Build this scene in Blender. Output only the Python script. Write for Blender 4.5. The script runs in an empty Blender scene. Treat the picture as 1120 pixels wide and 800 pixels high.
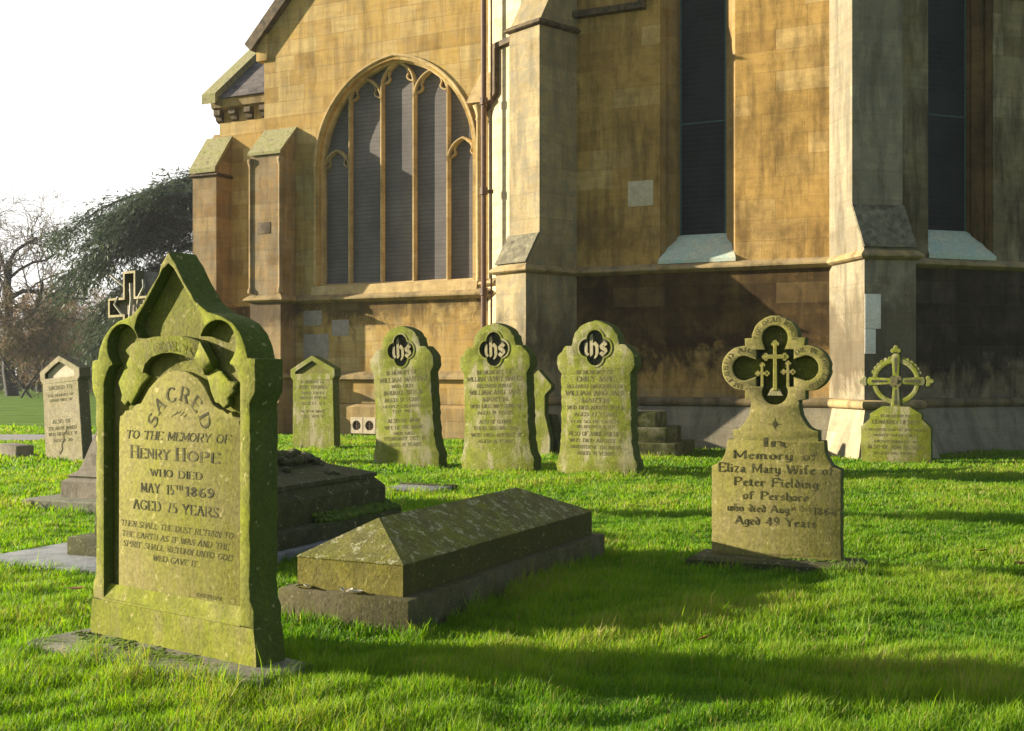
import bpy, bmesh, math, random
import numpy as np
from math import sin, cos, pi, radians, sqrt, atan2, hypot
from mathutils import Vector, Matrix
random.seed(7)
SC = bpy.context.scene
COL = SC.collection
R = radians

# ------------------------------------------------------------------ scene helpers
def link(o, parent=None):
    COL.objects.link(o)
    if parent: o.parent = parent
    return o
def tag(o, label=None, cat=None, group=None, kind=None):
    if label: o['label'] = label
    if cat: o['category'] = cat
    if group: o['group'] = group
    if kind: o['kind'] = kind
    return o
def thing(name, label, cat, loc=(0, 0, 0), a=0, tilt=(0, 0), group=None):
    """Empty at the thing's base; a = degrees its face is turned to the left; tilt = lean (sideways, back)"""
    o = bpy.data.objects.new(name, None); o.empty_display_size = .2
    link(o); o.location = loc
    o.rotation_euler = (R(-tilt[1]), R(tilt[0]), R(-a))
    return tag(o, label, cat, group)
def obj(name, bm, mat, parent=None, smooth=35, loc=None, rot=None):
    me = bpy.data.meshes.new(name)
    bm.normal_update(); bm.to_mesh(me); bm.free()
    me.materials.append(mat)
    if smooth:
        me.polygons.foreach_set('use_smooth', [True]*len(me.polygons))
        me.set_sharp_from_angle(angle=R(smooth))
    o = bpy.data.objects.new(name, me); link(o, parent)
    if loc: o.location = loc
    if rot is not None: o.rotation_euler = (0, 0, rot)
    return o
def pyobj(name, verts, faces, mat, parent=None, smooth=False):
    me = bpy.data.meshes.new(name); me.from_pydata(verts, [], faces); me.update()
    me.materials.append(mat)
    if smooth: me.polygons.foreach_set('use_smooth', [True]*len(me.polygons))
    o = bpy.data.objects.new(name, me); return link(o, parent)

# ------------------------------------------------------------------ shapes (x right, y into depth, z up)
def box(bm, x0, x1, y0, y1, z0, z1, bev=0.0):
    r = bmesh.ops.create_cube(bm, size=1)
    vs = r['verts']
    for v in vs:
        v.co = Vector((x0+(v.co.x+.5)*(x1-x0), y0+(v.co.y+.5)*(y1-y0), z0+(v.co.z+.5)*(z1-z0)))
    if bev:
        es = list({e for v in vs for e in v.link_edges})
        bmesh.ops.bevel(bm, geom=es, offset=bev, segments=2, affect='EDGES', profile=.6)
def poly_faces(bm, rings, close=True, cap=True):
    """loft equal-length rings"""
    vr = [[bm.verts.new(p) for p in r] for r in rings]
    n = len(vr[0])
    for a, b in zip(vr, vr[1:]):
        for i in range(n if close else n-1):
            j = (i+1) % n
            bm.faces.new((a[i], a[j], b[j], b[i]))
    if cap:
        bm.faces.new(list(reversed(vr[0]))); bm.faces.new(vr[-1])
def fixn(bm):
    bmesh.ops.recalc_face_normals(bm, faces=bm.faces)
def extr_x(bm, prof, x0, x1, shear0=0, shear1=0):
    """extrude a (y,z) profile along x; shear = change of x per unit y at that end (mitre)"""
    poly_faces(bm, [[(x0+shear0*y, y, z) for y, z in prof], [(x1+shear1*y, y, z) for y, z in prof]])
def tube(bm, pts, rad, n=8, cap=True):
    pts = [Vector(p) for p in pts]
    rads = rad if isinstance(rad, (list, tuple)) else [rad]*len(pts)
    rings = []; ref = None
    for i, p in enumerate(pts):
        t = (pts[min(i+1, len(pts)-1)]-pts[max(i-1, 0)]).normalized()
        if ref is None:
            ref = t.orthogonal().normalized()
        else:
            ref = (ref-t*ref.dot(t)).normalized()
        b = t.cross(ref)
        rings.append([p+(ref*cos(2*pi*k/n)+b*sin(2*pi*k/n))*rads[i] for k in range(n)])
    poly_faces(bm, rings, True, cap)
def lathe(bm, prof, cx=0, cy=0, n=16):
    poly_faces(bm, [[(cx+r*cos(2*pi*k/n), cy+r*sin(2*pi*k/n), z) for k in range(n)] for r, z in prof])
def slab(bm, outlines, y0, y1, bev=0.0, segs=1):
    """flat plate cut to (x,z) outlines (first outer, others holes), from depth y0 to y1"""
    cu = bpy.data.curves.new('t', 'CURVE'); cu.dimensions = '2D'; cu.fill_mode = 'BOTH'
    cu.extrude = max((y1-y0)/2-bev, 1e-5); cu.bevel_depth = bev; cu.bevel_resolution = segs-1; cu.offset = -bev
    for o in outlines:
        s = cu.splines.new('POLY'); s.points.add(len(o)-1); s.use_cyclic_u = True
        for p, (x, z) in zip(s.points, o): p.co = (x, z, 0, 1)
    ob = bpy.data.objects.new('t', cu); COL.objects.link(ob)
    dg = bpy.context.evaluated_depsgraph_get(); dg.update()
    me = bpy.data.meshes.new_from_object(ob.evaluated_get(dg))
    me.transform(Matrix.Translation((0, (y0+y1)/2, 0)) @ Matrix.Rotation(pi/2, 4, 'X'))
    bm.from_mesh(me); bmesh.ops.remove_doubles(bm, verts=bm.verts, dist=1e-5)
    bpy.data.objects.remove(ob); bpy.data.curves.remove(cu); bpy.data.meshes.remove(me)
def rough(o, step=.035, amp=.0015, chip=.05):
    """weather-worn outline: resampled, slightly uneven, a few small chips"""
    rr = random.Random(len(o)*7+int(o[0][0]*1000)); out = []
    for (ax, az), (bx, bz) in zip(o, o[1:]+o[:1]):
        L = hypot(bx-ax, bz-az); n = max(1, int(L/step))
        for i in range(n):
            f = i/n; x = ax+(bx-ax)*f; z = az+(bz-az)*f
            if L > 1e-6:
                j = rr.gauss(0, amp)+(rr.uniform(.004, .010) if rr.random() < chip else 0)
                x += -(bz-az)/L*j; z += (bx-ax)/L*j
            out.append((x, z))
    return out
def sweep(bm, path, prof, closed=False):
    """sweep a closed (offset,y) profile along a path in the x,z plane; +offset = left of travel"""
    P = [Vector(p) for p in path]; n = len(P); rings = []
    for i in range(n):
        a = P[(i-1) % n] if (closed or i > 0) else None
        b = P[(i+1) % n] if (closed or i < n-1) else None
        d1 = (P[i]-a).normalized() if a is not None else (b-P[i]).normalized()
        d2 = (b-P[i]).normalized() if b is not None else d1
        n1 = Vector((-d1.y, d1.x)); n2 = Vector((-d2.y, d2.x)); m = (n1+n2)
        m = m/max(m.length_squared, .3)*2 if m.length > 1e-6 else n1
        rings.append([(P[i].x+m.x*o, y, P[i].y+m.y*o) for o, y in prof])
    if closed:
        poly_faces(bm, rings+[rings[0]], True, False); bmesh.ops.remove_doubles(bm, verts=bm.verts, dist=1e-5)
    else: poly_faces(bm, rings)
    fixn(bm)
def arc(cx, cz, r, a0, a1, n=12):
    return [(cx+r*cos(R(a0+(a1-a0)*i/n)), cz+r*sin(R(a0+(a1-a0)*i/n))) for i in range(n+1)]
def foil(cx, cz, lobes, sq=0, n=96):
    """union outline of lobes (angle, dist, radius) and a square"""
    out = []
    for i in range(n):
        t = 2*pi*i/n; best = 0
        for an, c, r in lobes:
            d = t-R(an); q = r*r-(c*sin(d))**2
            if q >= 0: best = max(best, c*cos(d)+sqrt(q))
        if sq: best = max(best, sq/max(abs(cos(t)), abs(sin(t))))
        out.append((cx+best*cos(t), cz+best*sin(t)))
    return out
def mirror(right, cx=0):
    """right half bottom->top to a full outline"""
    L = [(2*cx-x, z) for x, z in reversed(right) if abs(x-cx) > 1e-6]
    return right+L
def pointed(cx, hw, z0, spring, rise, n=14):
    """pointed-arch opening outline, counter-clockwise from bottom left"""
    c = (rise*rise-hw*hw)/(2*hw); rad = hw+c; top = atan2(rise, c)
    r = [(cx-c+rad*cos(top*i/n), spring+rad*sin(top*i/n)) for i in range(n+1)]
    l = [(2*cx-x, z) for x, z in reversed(r[:-1])]
    return [(cx-hw, z0), (cx+hw, z0)]+r+l

# ------------------------------------------------------------------ lettering: strokes drawn with a broad nib
GL = {
'A':"0 0 4 10 8 0|1.5 3.5 6.5 3.5",'B':"1 0 1 10 5 10 7 9 7 6.5 5 5.3 1 5.3|5 5.3 7.5 4 7.5 1.5 5.5 0 1 0",
'C':"8 8 7 9.5 4.5 10 2 9 .5 7 0 5 .5 3 2 1 4.5 0 7 .5 8 2",'D':"1 0 1 10 4.5 10 7 9 8.3 7 8.7 5 8.3 3 7 1 4.5 0 1 0",
'E':"7 8.3 7 10 1 10 1 0 7 0 7 1.8|1 5.2 5.5 5.2",'F':"7 8.3 7 10 1 10 1 0|1 5.2 5.5 5.2",
'G':"8 8 7 9.5 4.5 10 2 9 .5 7 0 5 .5 3 2 1 4.5 0 7 .7 8 2 8 4.5 5.5 4.5",'H':"1 0 1 10|7.5 0 7.5 10|1 5.2 7.5 5.2",
'I':"1 0 1 10",'J':"4 10 4 2 3 .3 1.3 0 .3 1.2",'K':"1 0 1 10|7 10 1 4.5|3 6 7.5 0",'L':"1 10 1 0 6.5 0 6.5 1.8",
'M':"1 0 1 10 5 1.5 9 10 9 0",'N':"1 0 1 10 7.5 0 7.5 10",'O':"4.3 0 2 1 .5 3 0 5 .5 7 2 9 4.3 10 6.6 9 8.1 7 8.6 5 8.1 3 6.6 1 4.3 0",
'P':"1 0 1 10 5 10 7 9 7.4 7.5 7 6 5 4.8 1 4.8",'R':"1 0 1 10 5 10 7 9 7.4 7.5 7 6 5 4.8 1 4.8|4.5 4.8 8 0",
'S':"6.5 8.2 5.5 9.6 3.5 10 1.5 9.3 .8 7.5 1.8 6 5 4.5 6.5 3.3 6.5 1.6 5.2 .3 3 0 1.2 .6 .3 2",'T':"0 8.5 0 10 8 10 8 8.5|4 10 4 0",
'U':"1 10 1 3 2 .8 4 0 6 .8 7 3 7 10",'V':"0 10 4 0 8 10",'W':"0 10 3 0 5.5 9 8 0 11 10",'X':"0 0 8 10|0 10 8 0",
'Y':"0 10 4 5 8 10|4 5 4 0",'Z':"0 10 7 10 0 0 7 0",
'0':"3 0 1 2 .4 5 1 8 3 10 5 8 5.6 5 5 2 3 0",'1':"1 8 3 10 3 0",'2':"1 8 2.5 10 5 9.4 5.5 7.5 4 4.5 .8 0 6 0",
'3':"1 9 3 10 5 9 5 6.5 3 5.3 5.5 4 5.5 1.5 3.5 0 1 .8",'4':"4.5 0 4.5 10 .3 3 6.5 3",'5':"5.5 10 1.5 10 1.3 5.5 3.5 6 5.5 4.5 5.5 1.8 3.5 0 1 .8",
'6':"5 9.5 2.5 8 1 4.5 1 2 3 0 5.2 1.5 5.2 4 3.5 5.5 1.2 4",'7':"1 10 6 10 3 0",'8':"3.2 5.3 1.2 7.5 3.2 10 5.2 7.5 3.2 5.3 .8 2.5 3.2 0 5.6 2.5 3.2 5.3",
'9':"1.5 .5 4 2 5.5 5.5 5.5 8 3.5 10 1.2 8.5 1.2 6 3 4.5 5.2 6",'.':"1 0 1.4 .4",',':"1.2 .5 .8 -1",
'a':"1 5 2.5 6 4 5 4 .8 5 0|4 3.5 1.5 3 1 1 2.3 0 4 1.2",'c':"4.5 5 3 6 1 4.8 1 1.2 2.5 0 4.3 1",
'd':"1.2 9.5 4.5 6 4.5 1 3 0 1 1.2 1 4.6 2.8 6 4.5 4.6",'e':"1 3 4.3 4.2 4 5.2 2.8 6 1 4.8 1 1.2 2.5 0 4.3 1",
'f':"4.8 8.8 3.5 10 2 8.8 2 0|.3 6 4 6",'g':"4.5 4.6 2.8 6 1 4.6 1 1.2 2.8 0 4.5 1.2|4.5 6 4.5 -1.5 3 -3 1 -2.2",
'h':"1 10 1 0|1 4.6 3 6 4.6 4.6 4.6 .5 3.6 -1.2",'i':"1 6 1 .8 2 0|1 8.6 1.5 8",'l':"1 10 1 .8 2 0",
'm':"1 6 1 0|1 5 2.7 6 4 5 4 0|4 5 5.7 6 7 5 7 .8 8 0",'n':"1 6 1 0|1 5 3 6 4.5 5 4.5 .8 5.5 0",
'o':"2.7 0 1 1.2 1 4.8 2.7 6 4.5 4.8 4.5 1.2 2.7 0",'r':"1 6 1 0|1 5 2.5 6 3.8 5.2",
's':"4.2 5 2.8 6 1.2 5 1.4 3.8 4 2.4 4.2 1.2 2.6 0 1 1",'t':"1.5 8 1.5 .9 2.8 0 3.6 .8|.3 6 3.2 6",
'u':"1 6 1 1 2.5 0 4.5 1|4.5 6 4.5 .8 5.5 0",'w':"1 6 1 1 2.3 0 4 1|4 6 4 1 5.5 0 7 1 7 4.5 6 6",
'y':"1 6 1 1 2.5 0 4.5 1|4.5 6 4.5 -1 3 -3 1 -2.4",'z':".8 6 4.3 6 1 0 4.5 0",
}
GLY = {k: [[(float(a), float(b)) for a, b in zip(s.split()[::2], s.split()[1::2])] for s in v.split('|')] for k, v in GL.items()}
def hull(pts):
    pts = sorted(set(pts))
    def half(ps):
        h = []
        for p in ps:
            while len(h) > 1 and (h[-1][0]-h[-2][0])*(p[1]-h[-2][1])-(h[-1][1]-h[-2][1])*(p[0]-h[-2][0]) <= 1e-12: h.pop()
            h.append(p)
        return h
    a = half(pts); b = half(pts[::-1]); return a[:-1]+b[:-1]
def glyph_width(c): return 5 if c == ' ' else max(p[0] for s in GLY[c] for p in s)+.8
def glyph_hulls(c, nib, thin, ang, serif):
    ca, sa = cos(R(ang)), sin(R(ang)); out = []
    corners = [(sx*nib/2*ca-sy*thin/2*sa, sx*nib/2*sa+sy*thin/2*ca) for sx in (-1, 1) for sy in (-1, 1)]
    for s in GLY[c]:
        segs = list(zip(s, s[1:]))
        if serif:
            for p, q in ((s[0], s[1]), (s[-1], s[-2])):
                if abs(p[1] % 10) < .01 and abs(p[1]-q[1]) > 3 and not c.islower():
                    segs.append(((p[0]-1.3, p[1]), (p[0]+1.3, p[1])))
        for p, q in segs:
            out.append(hull([(u[0]+k[0], u[1]+k[1]) for u in (p, q) for k in corners]))
    return out
_lift = [0]
def text(bm, s, h, y, x=None, z=None, width=None, nib=1.7, thin=.55, ang=0, serif=True, arcs=None, track=1.3, thick=0, ital=0, jit=0, upside=False):
    """one line centred on x (baseline z); arcs=(cx,cz,radius,mid angle) sets it round an arc instead. Letters sit in depth at y, thick forward."""
    k = h/10; ws = [glyph_width(c)+track for c in s]; tot = sum(ws)-track
    kx = k*(width/(tot*k)) if width else k
    pos = -tot/2
    for c, w in zip(s, ws):
        if c != ' ':
            for hu in glyph_hulls(c, nib, thin, ang, serif):
                _lift[0] = (_lift[0]+1) % 13; yy = y-.00012*_lift[0]
                pts = []
                for px, pz in hu:
                    if arcs:
                        lx = (px+pos)*kx; acx, acz, rr, mid = arcs
                        midx = (pos+w/2)*kx
                        if upside: th = R(mid)+midx/rr; rad = rr-pz*k
                        else: th = R(mid)-midx/rr; rad = rr+pz*k
                        ox = lx-midx
                        if upside: ox = -ox
                        pts.append((acx+rad*cos(th)+ox*sin(th), acz+rad*sin(th)-ox*cos(th)))
                    else: pts.append((x+(px+pos+ital*pz)*kx, z+pz*k))
                f = [bm.verts.new((a, yy, b)) for a, b in pts]
                n = len(f)
                if thick:
                    g = [bm.verts.new((a, y+thick, b)) for a, b in pts]
                    for i in range(n): bm.faces.new((f[i], f[(i+1) % n], g[(i+1) % n], g[i]))
                bm.faces.new(f)
        pos += w

# ------------------------------------------------------------------ materials
class NT:
    def __init__(s, name):
        s.m = bpy.data.materials.new(name); s.m.use_nodes = True; s.t = s.m.node_tree
        s.b = s.t.nodes['Principled BSDF']; s.out = s.t.nodes['Material Output']
    def n(s, typ, ins=None, **kw):
        nd = s.t.nodes.new(typ)
        for k, v in kw.items(): setattr(nd, k, v)
        for k, v in (ins or {}).items():
            if hasattr(v, 'node'): s.t.links.new(v, nd.inputs[k])
            else: nd.inputs[k].default_value = v
        return nd
    def l(s, a, b): s.t.links.new(a, b)
    def pos(s, coord='Object'): return s.n('ShaderNodeTexCoord').outputs[coord]
    def noise(s, vec, scale, detail=4, rough=.6, dist=0, sc=None):
        if sc: vec = s.n('ShaderNodeMapping', {'Vector': vec, 'Scale': sc}).outputs[0]
        return s.n('ShaderNodeTexNoise', {'Vector': vec, 'Scale': scale, 'Detail': detail, 'Roughness': rough, 'Distortion': dist}).outputs['Fac']
    def ramp(s, fac, stops):
        r = s.n('ShaderNodeValToRGB', {'Fac': fac}); e = r.color_ramp.elements
        while len(e) < len(stops): e.new(.5)
        for el, (p, c) in zip(e, stops):
            el.position = p; el.color = (c, c, c, 1) if isinstance(c, (int, float)) else (*c, 1)
        return r.outputs['Color']
    def mix(s, fac, a, b, mode='MIX'):
        nd = s.n('ShaderNodeMix', data_type='RGBA', blend_type=mode)
        for sock, v in ((nd.inputs[0], fac), (nd.inputs[6], a), (nd.inputs[7], b)):
            if hasattr(v, 'node'): s.l(v, sock)
            else: sock.default_value = (*v, 1) if isinstance(v, tuple) and len(v) == 3 else v
        return nd.outputs[2]
    def math(s, op, a, b=0.0, clamp=False):
        nd = s.n('ShaderNodeMath', operation=op, use_clamp=clamp)
        for i, v in enumerate((a, b)):
            if hasattr(v, 'node'): s.l(v, nd.inputs[i])
            else: nd.inputs[i].default_value = v
        return nd.outputs[0]
    def done(s, col, rough=.85, bump=None, bs=.4, bd=.01, spec=.3):
        if hasattr(col, 'node'): s.l(col, s.b.inputs['Base Color'])
        else: s.b.inputs['Base Color'].default_value = (*col, 1)
        s.b.inputs['Roughness'].default_value = rough
        s.b.inputs['Specular IOR Level'].default_value = spec
        if bump is not None:
            bn = s.n('ShaderNodeBump', {'Height': bump, 'Strength': bs, 'Distance': bd}); s.l(bn.outputs[0], s.b.inputs['Normal'])
        return s.m

def grave_mat(name, stone=(.23, .19, .09), algae=(.185, .205, .012), dark=(.06, .07, .007), a_lo=.3, a_hi=.54, lichen=.0, side=None, wear=0.0, bump=.5):
    """weathered sandstone with a film of yellow-green algae"""
    t = NT(name); p0 = t.pos(); rnd = t.n('ShaderNodeObjectInfo').outputs['Random']
    p = t.n('ShaderNodeVectorMath', {0: p0, 1: t.n('ShaderNodeCombineXYZ', {'X': t.math('MULTIPLY', rnd, 13.7), 'Y': t.math('MULTIPLY', rnd, 7.3), 'Z': t.math('MULTIPLY', rnd, 29.1)}).outputs[0]}, operation='ADD').outputs[0]
    big = t.noise(p, 2.2, 5, .6, .4); mid = t.noise(p, 9, 5, .65); fine = t.noise(p, 60, 4, .7)
    streak = t.noise(p, 3, 4, .6, 0, (7, 3, .8))
    m = t.math('ADD', t.math('MULTIPLY', big, .6), t.math('MULTIPLY', streak, .4))
    col = t.mix(t.ramp(m, [(a_lo, 0.0), (a_hi, 1.0)]), stone, algae)
    col = t.mix(t.ramp(mid, [(.3, .55), (.62, 0.0)]), col, dark)
    if wear:
        z = t.n('ShaderNodeSeparateXYZ', {'Vector': p}).outputs['Z']
        w = t.noise(p, 4, 5, .6, 0, (1.6, 1, .6))
        col = t.mix(t.math('MULTIPLY', t.ramp(w, [(.5, 0.0), (.62, 1.0)]), wear), col, (.29, .26, .17))
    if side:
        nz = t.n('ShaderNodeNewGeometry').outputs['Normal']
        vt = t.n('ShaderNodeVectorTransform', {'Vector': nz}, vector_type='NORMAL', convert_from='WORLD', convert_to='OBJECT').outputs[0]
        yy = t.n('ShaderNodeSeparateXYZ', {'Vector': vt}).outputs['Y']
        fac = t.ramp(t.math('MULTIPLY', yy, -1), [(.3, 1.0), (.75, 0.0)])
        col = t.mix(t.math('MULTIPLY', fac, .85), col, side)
    if lichen:
        lv = t.noise(p, 17, 8, .78, .08)
        col = t.mix(t.ramp(lv, [(.60-.06*lichen, 0.0), (.64-.06*lichen, .8)]), col, (.33, .33, .2))
    sp = t.noise(p, 30, 3, .5, .3); col = t.mix(t.ramp(sp, [(.66, 0.0), (.70, .55)]), col, tuple(min(1, c*1.5+.03) for c in stone))
    rs = t.noise(p, 5, 5, .7, 0, (6, 3, .35)); col = t.mix(t.ramp(rs, [(.55, 0.0), (.75, .6)]), col, tuple(c*.6 for c in algae))
    col = t.mix(1.0, col, t.ramp(fine, [(.25, .55), (.5, .95), (.75, 1.3)]), 'MULTIPLY')
    pit = t.n('ShaderNodeTexVoronoi', {'Vector': p, 'Scale': 38.0}).outputs['Distance']
    h = t.math('ADD', t.math('MULTIPLY', fine, .6), t.math('ADD', t.math('MULTIPLY', mid, .8), t.math('MULTIPLY', t.ramp(pit, [(0.0, 0.0), (.25, 1.0)]), .25)))
    return t.done(col, .9, h, bump, .012, .2)

def church_mat(name, cols, crust=None, streaks=.5, bw=.66, rh=.31, grime=(.03, .022, .012), grey=.0, mort=.28):
    """ashlar: every block its own tint, fine joints, weather stains"""
    t = NT(name); p = t.pos()
    x = t.n('ShaderNodeSeparateXYZ', {'Vector': p})
    v = t.n('ShaderNodeCombineXYZ', {'X': t.math('ADD', x.outputs['X'], x.outputs['Y']), 'Y': x.outputs['Z']}).outputs[0]
    wob = t.noise(p, 1.5, 3)
    br = t.n('ShaderNodeTexBrick', {'Vector': v, 'Color1': (0, 0, 0, 1), 'Color2': (1, 1, 1, 1), 'Mortar': (.5, .5, .5, 1), 'Scale': 1.0, 'Mortar Size': .006,
             'Mortar Smooth': .3, 'Bias': 0.0, 'Brick Width': bw, 'Row Height': rh}, offset=.45, squash=.75, squash_frequency=3)
    n = len(cols)
    col = t.ramp(br.outputs['Color'], [(i/(n-1), c) for i, c in enumerate(cols)])
    big = t.noise(p, .9, 5, .6, .3); mid = t.noise(p, 5, 6, .65, .2); fine = t.noise(p, 45, 4, .7)
    bed = t.noise(p, 4, 4, .6, 0, (.35, .35, 3.2))
    col = t.mix(t.ramp(big, [(.38, 0.0), (.62, .55)]), col, cols[n//2])
    col = t.mix(t.math('MULTIPLY', t.ramp(bed, [(.45, 0.0), (.68, 1.0)]), .28), col, tuple(c*.62 for c in cols[0]))
    vein = t.noise(p, .55, 7, .68, .8); col = t.mix(t.ramp(vein, [(.48, 0.0), (.66, .55)]), col, tuple(c*.4 for c in cols[n//2]))
    pale = t.noise(p, 1.1, 6, .7, .4, (1, 1, .5)); col = t.mix(t.ramp(pale, [(.56, 0.0), (.70, .45)]), col, tuple(min(.6, c*1.25+.03) for c in cols[-2]))
    drip = t.noise(p, 2.4, 5, .65, 0, (1.9, 1.9, .3))
    col = t.mix(t.math('MULTIPLY', t.ramp(drip, [(.46, 0.0), (.64, 1.0)]), streaks), col, grime)
    if grey: col = t.mix(t.math('MULTIPLY', t.ramp(mid, [(.42, 0.0), (.6, 1.0)]), grey), col, (.12, .115, .09))
    if crust:
        for z0, z1, amt, c in crust:      # black weathering crust: soot and damp that settled below the ledges
            zz = t.math('ADD', x.outputs['Z'], t.math('MULTIPLY', t.math('SUBTRACT', t.noise(p, 1.8, 7, .72, .5, (1.2, 1.2, .8)), .5), 2.6))
            lo = t.n('ShaderNodeMapRange', {'Value': zz, 'From Min': z0-.25, 'From Max': z0+.25}).outputs[0]
            sharp = z1 in (2.93, 2.7)                 # ends at a ledge, or fades out
            hi = t.n('ShaderNodeMapRange', {'Value': x.outputs['Z'] if sharp else zz, 'From Min': z1+(.01 if sharp else .3), 'From Max': z1-(0 if sharp else .3)}).outputs[0]
            amt = t.math('MULTIPLY', t.ramp(br.outputs['Color'], [(0, .9), (.5, 1.0), (1, .84)]), amt)
            amt = t.math('MULTIPLY', t.ramp(t.noise(p, 2.2, 6, .7, .4), [(.3, .78), (.55, 1.0)]), amt)
            col = t.mix(t.math('MULTIPLY', t.math('MULTIPLY', lo, hi), amt), col, c)
    col = t.mix(t.math('MULTIPLY', br.outputs['Fac'], mort), col, (.12, .09, .05))
    col = t.mix(1.0, col, t.ramp(mid, [(.25, .72), (.5, 1.0), (.75, 1.22)]), 'MULTIPLY')
    col = t.mix(1.0, col, t.ramp(fine, [(.25, .8), (.75, 1.15)]), 'MULTIPLY')
    h = t.math('ADD', t.math('MULTIPLY', br.outputs['Fac'], -.8), t.math('ADD', t.math('MULTIPLY', mid, .7), t.math('ADD', t.math('MULTIPLY', fine, .35), t.math('MULTIPLY', br.outputs['Color'], .35))))
    return t.done(col, .92, h, .55, .012, .15)

def plain_mat(name, c1, c2, scale=12, rough=.8, bs=.3, sc=None, spec=.3, metal=0, c3=None):
    t = NT(name); p = t.pos(); a = t.noise(p, scale, 6, .65, .2, sc); f = t.noise(p, scale*6, 4, .7)
    stops = [(.35, c1), (.65, c2)] if c3 is None else [(.3, c1), (.5, c2), (.68, c3)]
    col = t.mix(1.0, t.ramp(a, stops), t.ramp(f, [(.25, .7), (.75, 1.2)]), 'MULTIPLY')
    t.b.inputs['Metallic'].default_value = metal
    return t.done(col, rough, t.math('ADD', a, t.math('MULTIPLY', f, .5)), bs, .01, spec)

M = {}
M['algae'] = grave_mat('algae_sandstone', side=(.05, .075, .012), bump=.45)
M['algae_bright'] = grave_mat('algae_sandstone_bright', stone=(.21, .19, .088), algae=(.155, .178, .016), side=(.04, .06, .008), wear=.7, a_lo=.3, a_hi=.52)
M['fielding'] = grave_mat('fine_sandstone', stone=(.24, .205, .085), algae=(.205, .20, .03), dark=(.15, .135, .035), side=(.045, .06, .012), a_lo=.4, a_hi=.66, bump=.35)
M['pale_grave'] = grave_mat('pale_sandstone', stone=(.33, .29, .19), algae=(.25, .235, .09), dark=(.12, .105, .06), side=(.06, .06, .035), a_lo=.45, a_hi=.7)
M['carved'] = grave_mat('carved_recess', stone=(.17, .14, .07), algae=(.14, .145, .016), dark=(.05, .06, .012))
M['panel'] = grave_mat('inscription_face', stone=(.21, .18, .075), algae=(.19, .195, .016), dark=(.15, .135, .03), a_lo=.36, a_hi=.64, bump=.3)
M['recess'] = plain_mat('sooty_recess', (.025, .027, .015), (.07, .07, .04), 14)  # dark tone for hollows and holes, their shade put into the colour
M['letter'] = plain_mat('grimy_letters', (.018, .018, .008), (.05, .047, .018), 26, .95, .1, c3=(.13, .12, .04))  # dark flat letters: grime, and the shade of the cutting put into colour
M['letter_soft'] = plain_mat('worn_letters', (.05, .048, .02), (.1, .092, .04), 16, .95, .1, c3=(.17, .16, .07))  # paler worn letters, shade of their cut strokes likewise in the colour
M['tomb'] = grave_mat('tomb_stone', stone=(.12, .105, .06), algae=(.09, .085, .02), dark=(.03, .03, .012), lichen=0, a_lo=.4, a_hi=.62)
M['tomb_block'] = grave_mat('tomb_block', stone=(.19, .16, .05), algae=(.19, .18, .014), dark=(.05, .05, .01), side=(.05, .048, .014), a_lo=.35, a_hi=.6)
M['tomb_roof'] = grave_mat('tomb_roof', stone=(.13, .115, .05), algae=(.15, .155, .014), dark=(.04, .04, .014), lichen=.9, a_lo=.35, a_hi=.6, bump=.7)
M['tomb_dark'] = grave_mat('dark_tomb_stone', stone=(.075, .07, .045), algae=(.06, .065, .018), dark=(.018, .018, .01), lichen=.1)
M['base'] = plain_mat('grey_base_stone', (.07, .068, .05), (.17, .165, .12), 9, .9, .6, c3=(.1, .13, .025))
M['ledger'] = plain_mat('ledger_slate', (.12, .13, .14), (.21, .22, .225), 7, .7, .5)
M['mossy_steps'] = plain_mat('mossy_steps', (.025, .024, .014), (.075, .08, .02), 6, .95, .6, c3=(.17, .155, .1))
M['moss'] = plain_mat('moss', (.03, .055, .004), (.09, .15, .008), 22, .95, .9)
M['grey_ped'] = plain_mat('grey_brown_stone', (.13, .115, .085), (.24, .21, .16), 7, .9, .6)
M['A'] = church_mat('ochre_ashlar', [(.31, .19, .05), (.50, .33, .095), (.46, .305, .105), (.56, .42, .18), (.43, .265, .068)], crust=[(2.3, 2.7, .85, (.035, .024, .013)), (-.4, .58, .45, (.16, .13, .08))], streaks=.4, grey=.3, grime=(.07, .045, .02))
M['A_shade'] = church_mat('ochre_grey_ashlar', [(.22, .14, .06), (.36, .24, .1), (.3, .22, .12), (.4, .28, .12)], crust=[(2.1, 2.7, .8, (.05, .038, .025))], streaks=.45, grey=.45)  # greyer, darker tint of the ochre ashlar, for its buttresses
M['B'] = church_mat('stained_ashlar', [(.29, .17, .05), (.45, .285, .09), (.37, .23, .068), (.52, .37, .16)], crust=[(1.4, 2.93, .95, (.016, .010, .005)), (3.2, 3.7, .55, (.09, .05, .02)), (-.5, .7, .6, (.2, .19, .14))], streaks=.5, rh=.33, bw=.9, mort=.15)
M['C'] = church_mat('pale_ashlar', [(.5, .4, .24), (.56, .46, .3), (.52, .42, .26)], streaks=.15)
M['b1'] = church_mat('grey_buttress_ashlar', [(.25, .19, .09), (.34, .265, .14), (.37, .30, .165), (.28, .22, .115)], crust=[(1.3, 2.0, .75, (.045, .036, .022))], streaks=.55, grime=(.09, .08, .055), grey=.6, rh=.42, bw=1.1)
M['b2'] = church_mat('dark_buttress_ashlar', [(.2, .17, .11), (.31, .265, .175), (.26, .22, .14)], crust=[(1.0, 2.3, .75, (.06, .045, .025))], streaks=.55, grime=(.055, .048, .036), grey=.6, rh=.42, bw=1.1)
M['trim'] = church_mat('string_course_stone', [(.33, .24, .1), (.4, .3, .15)], streaks=.5, bw=1.2, rh=2, grey=.4)
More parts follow.
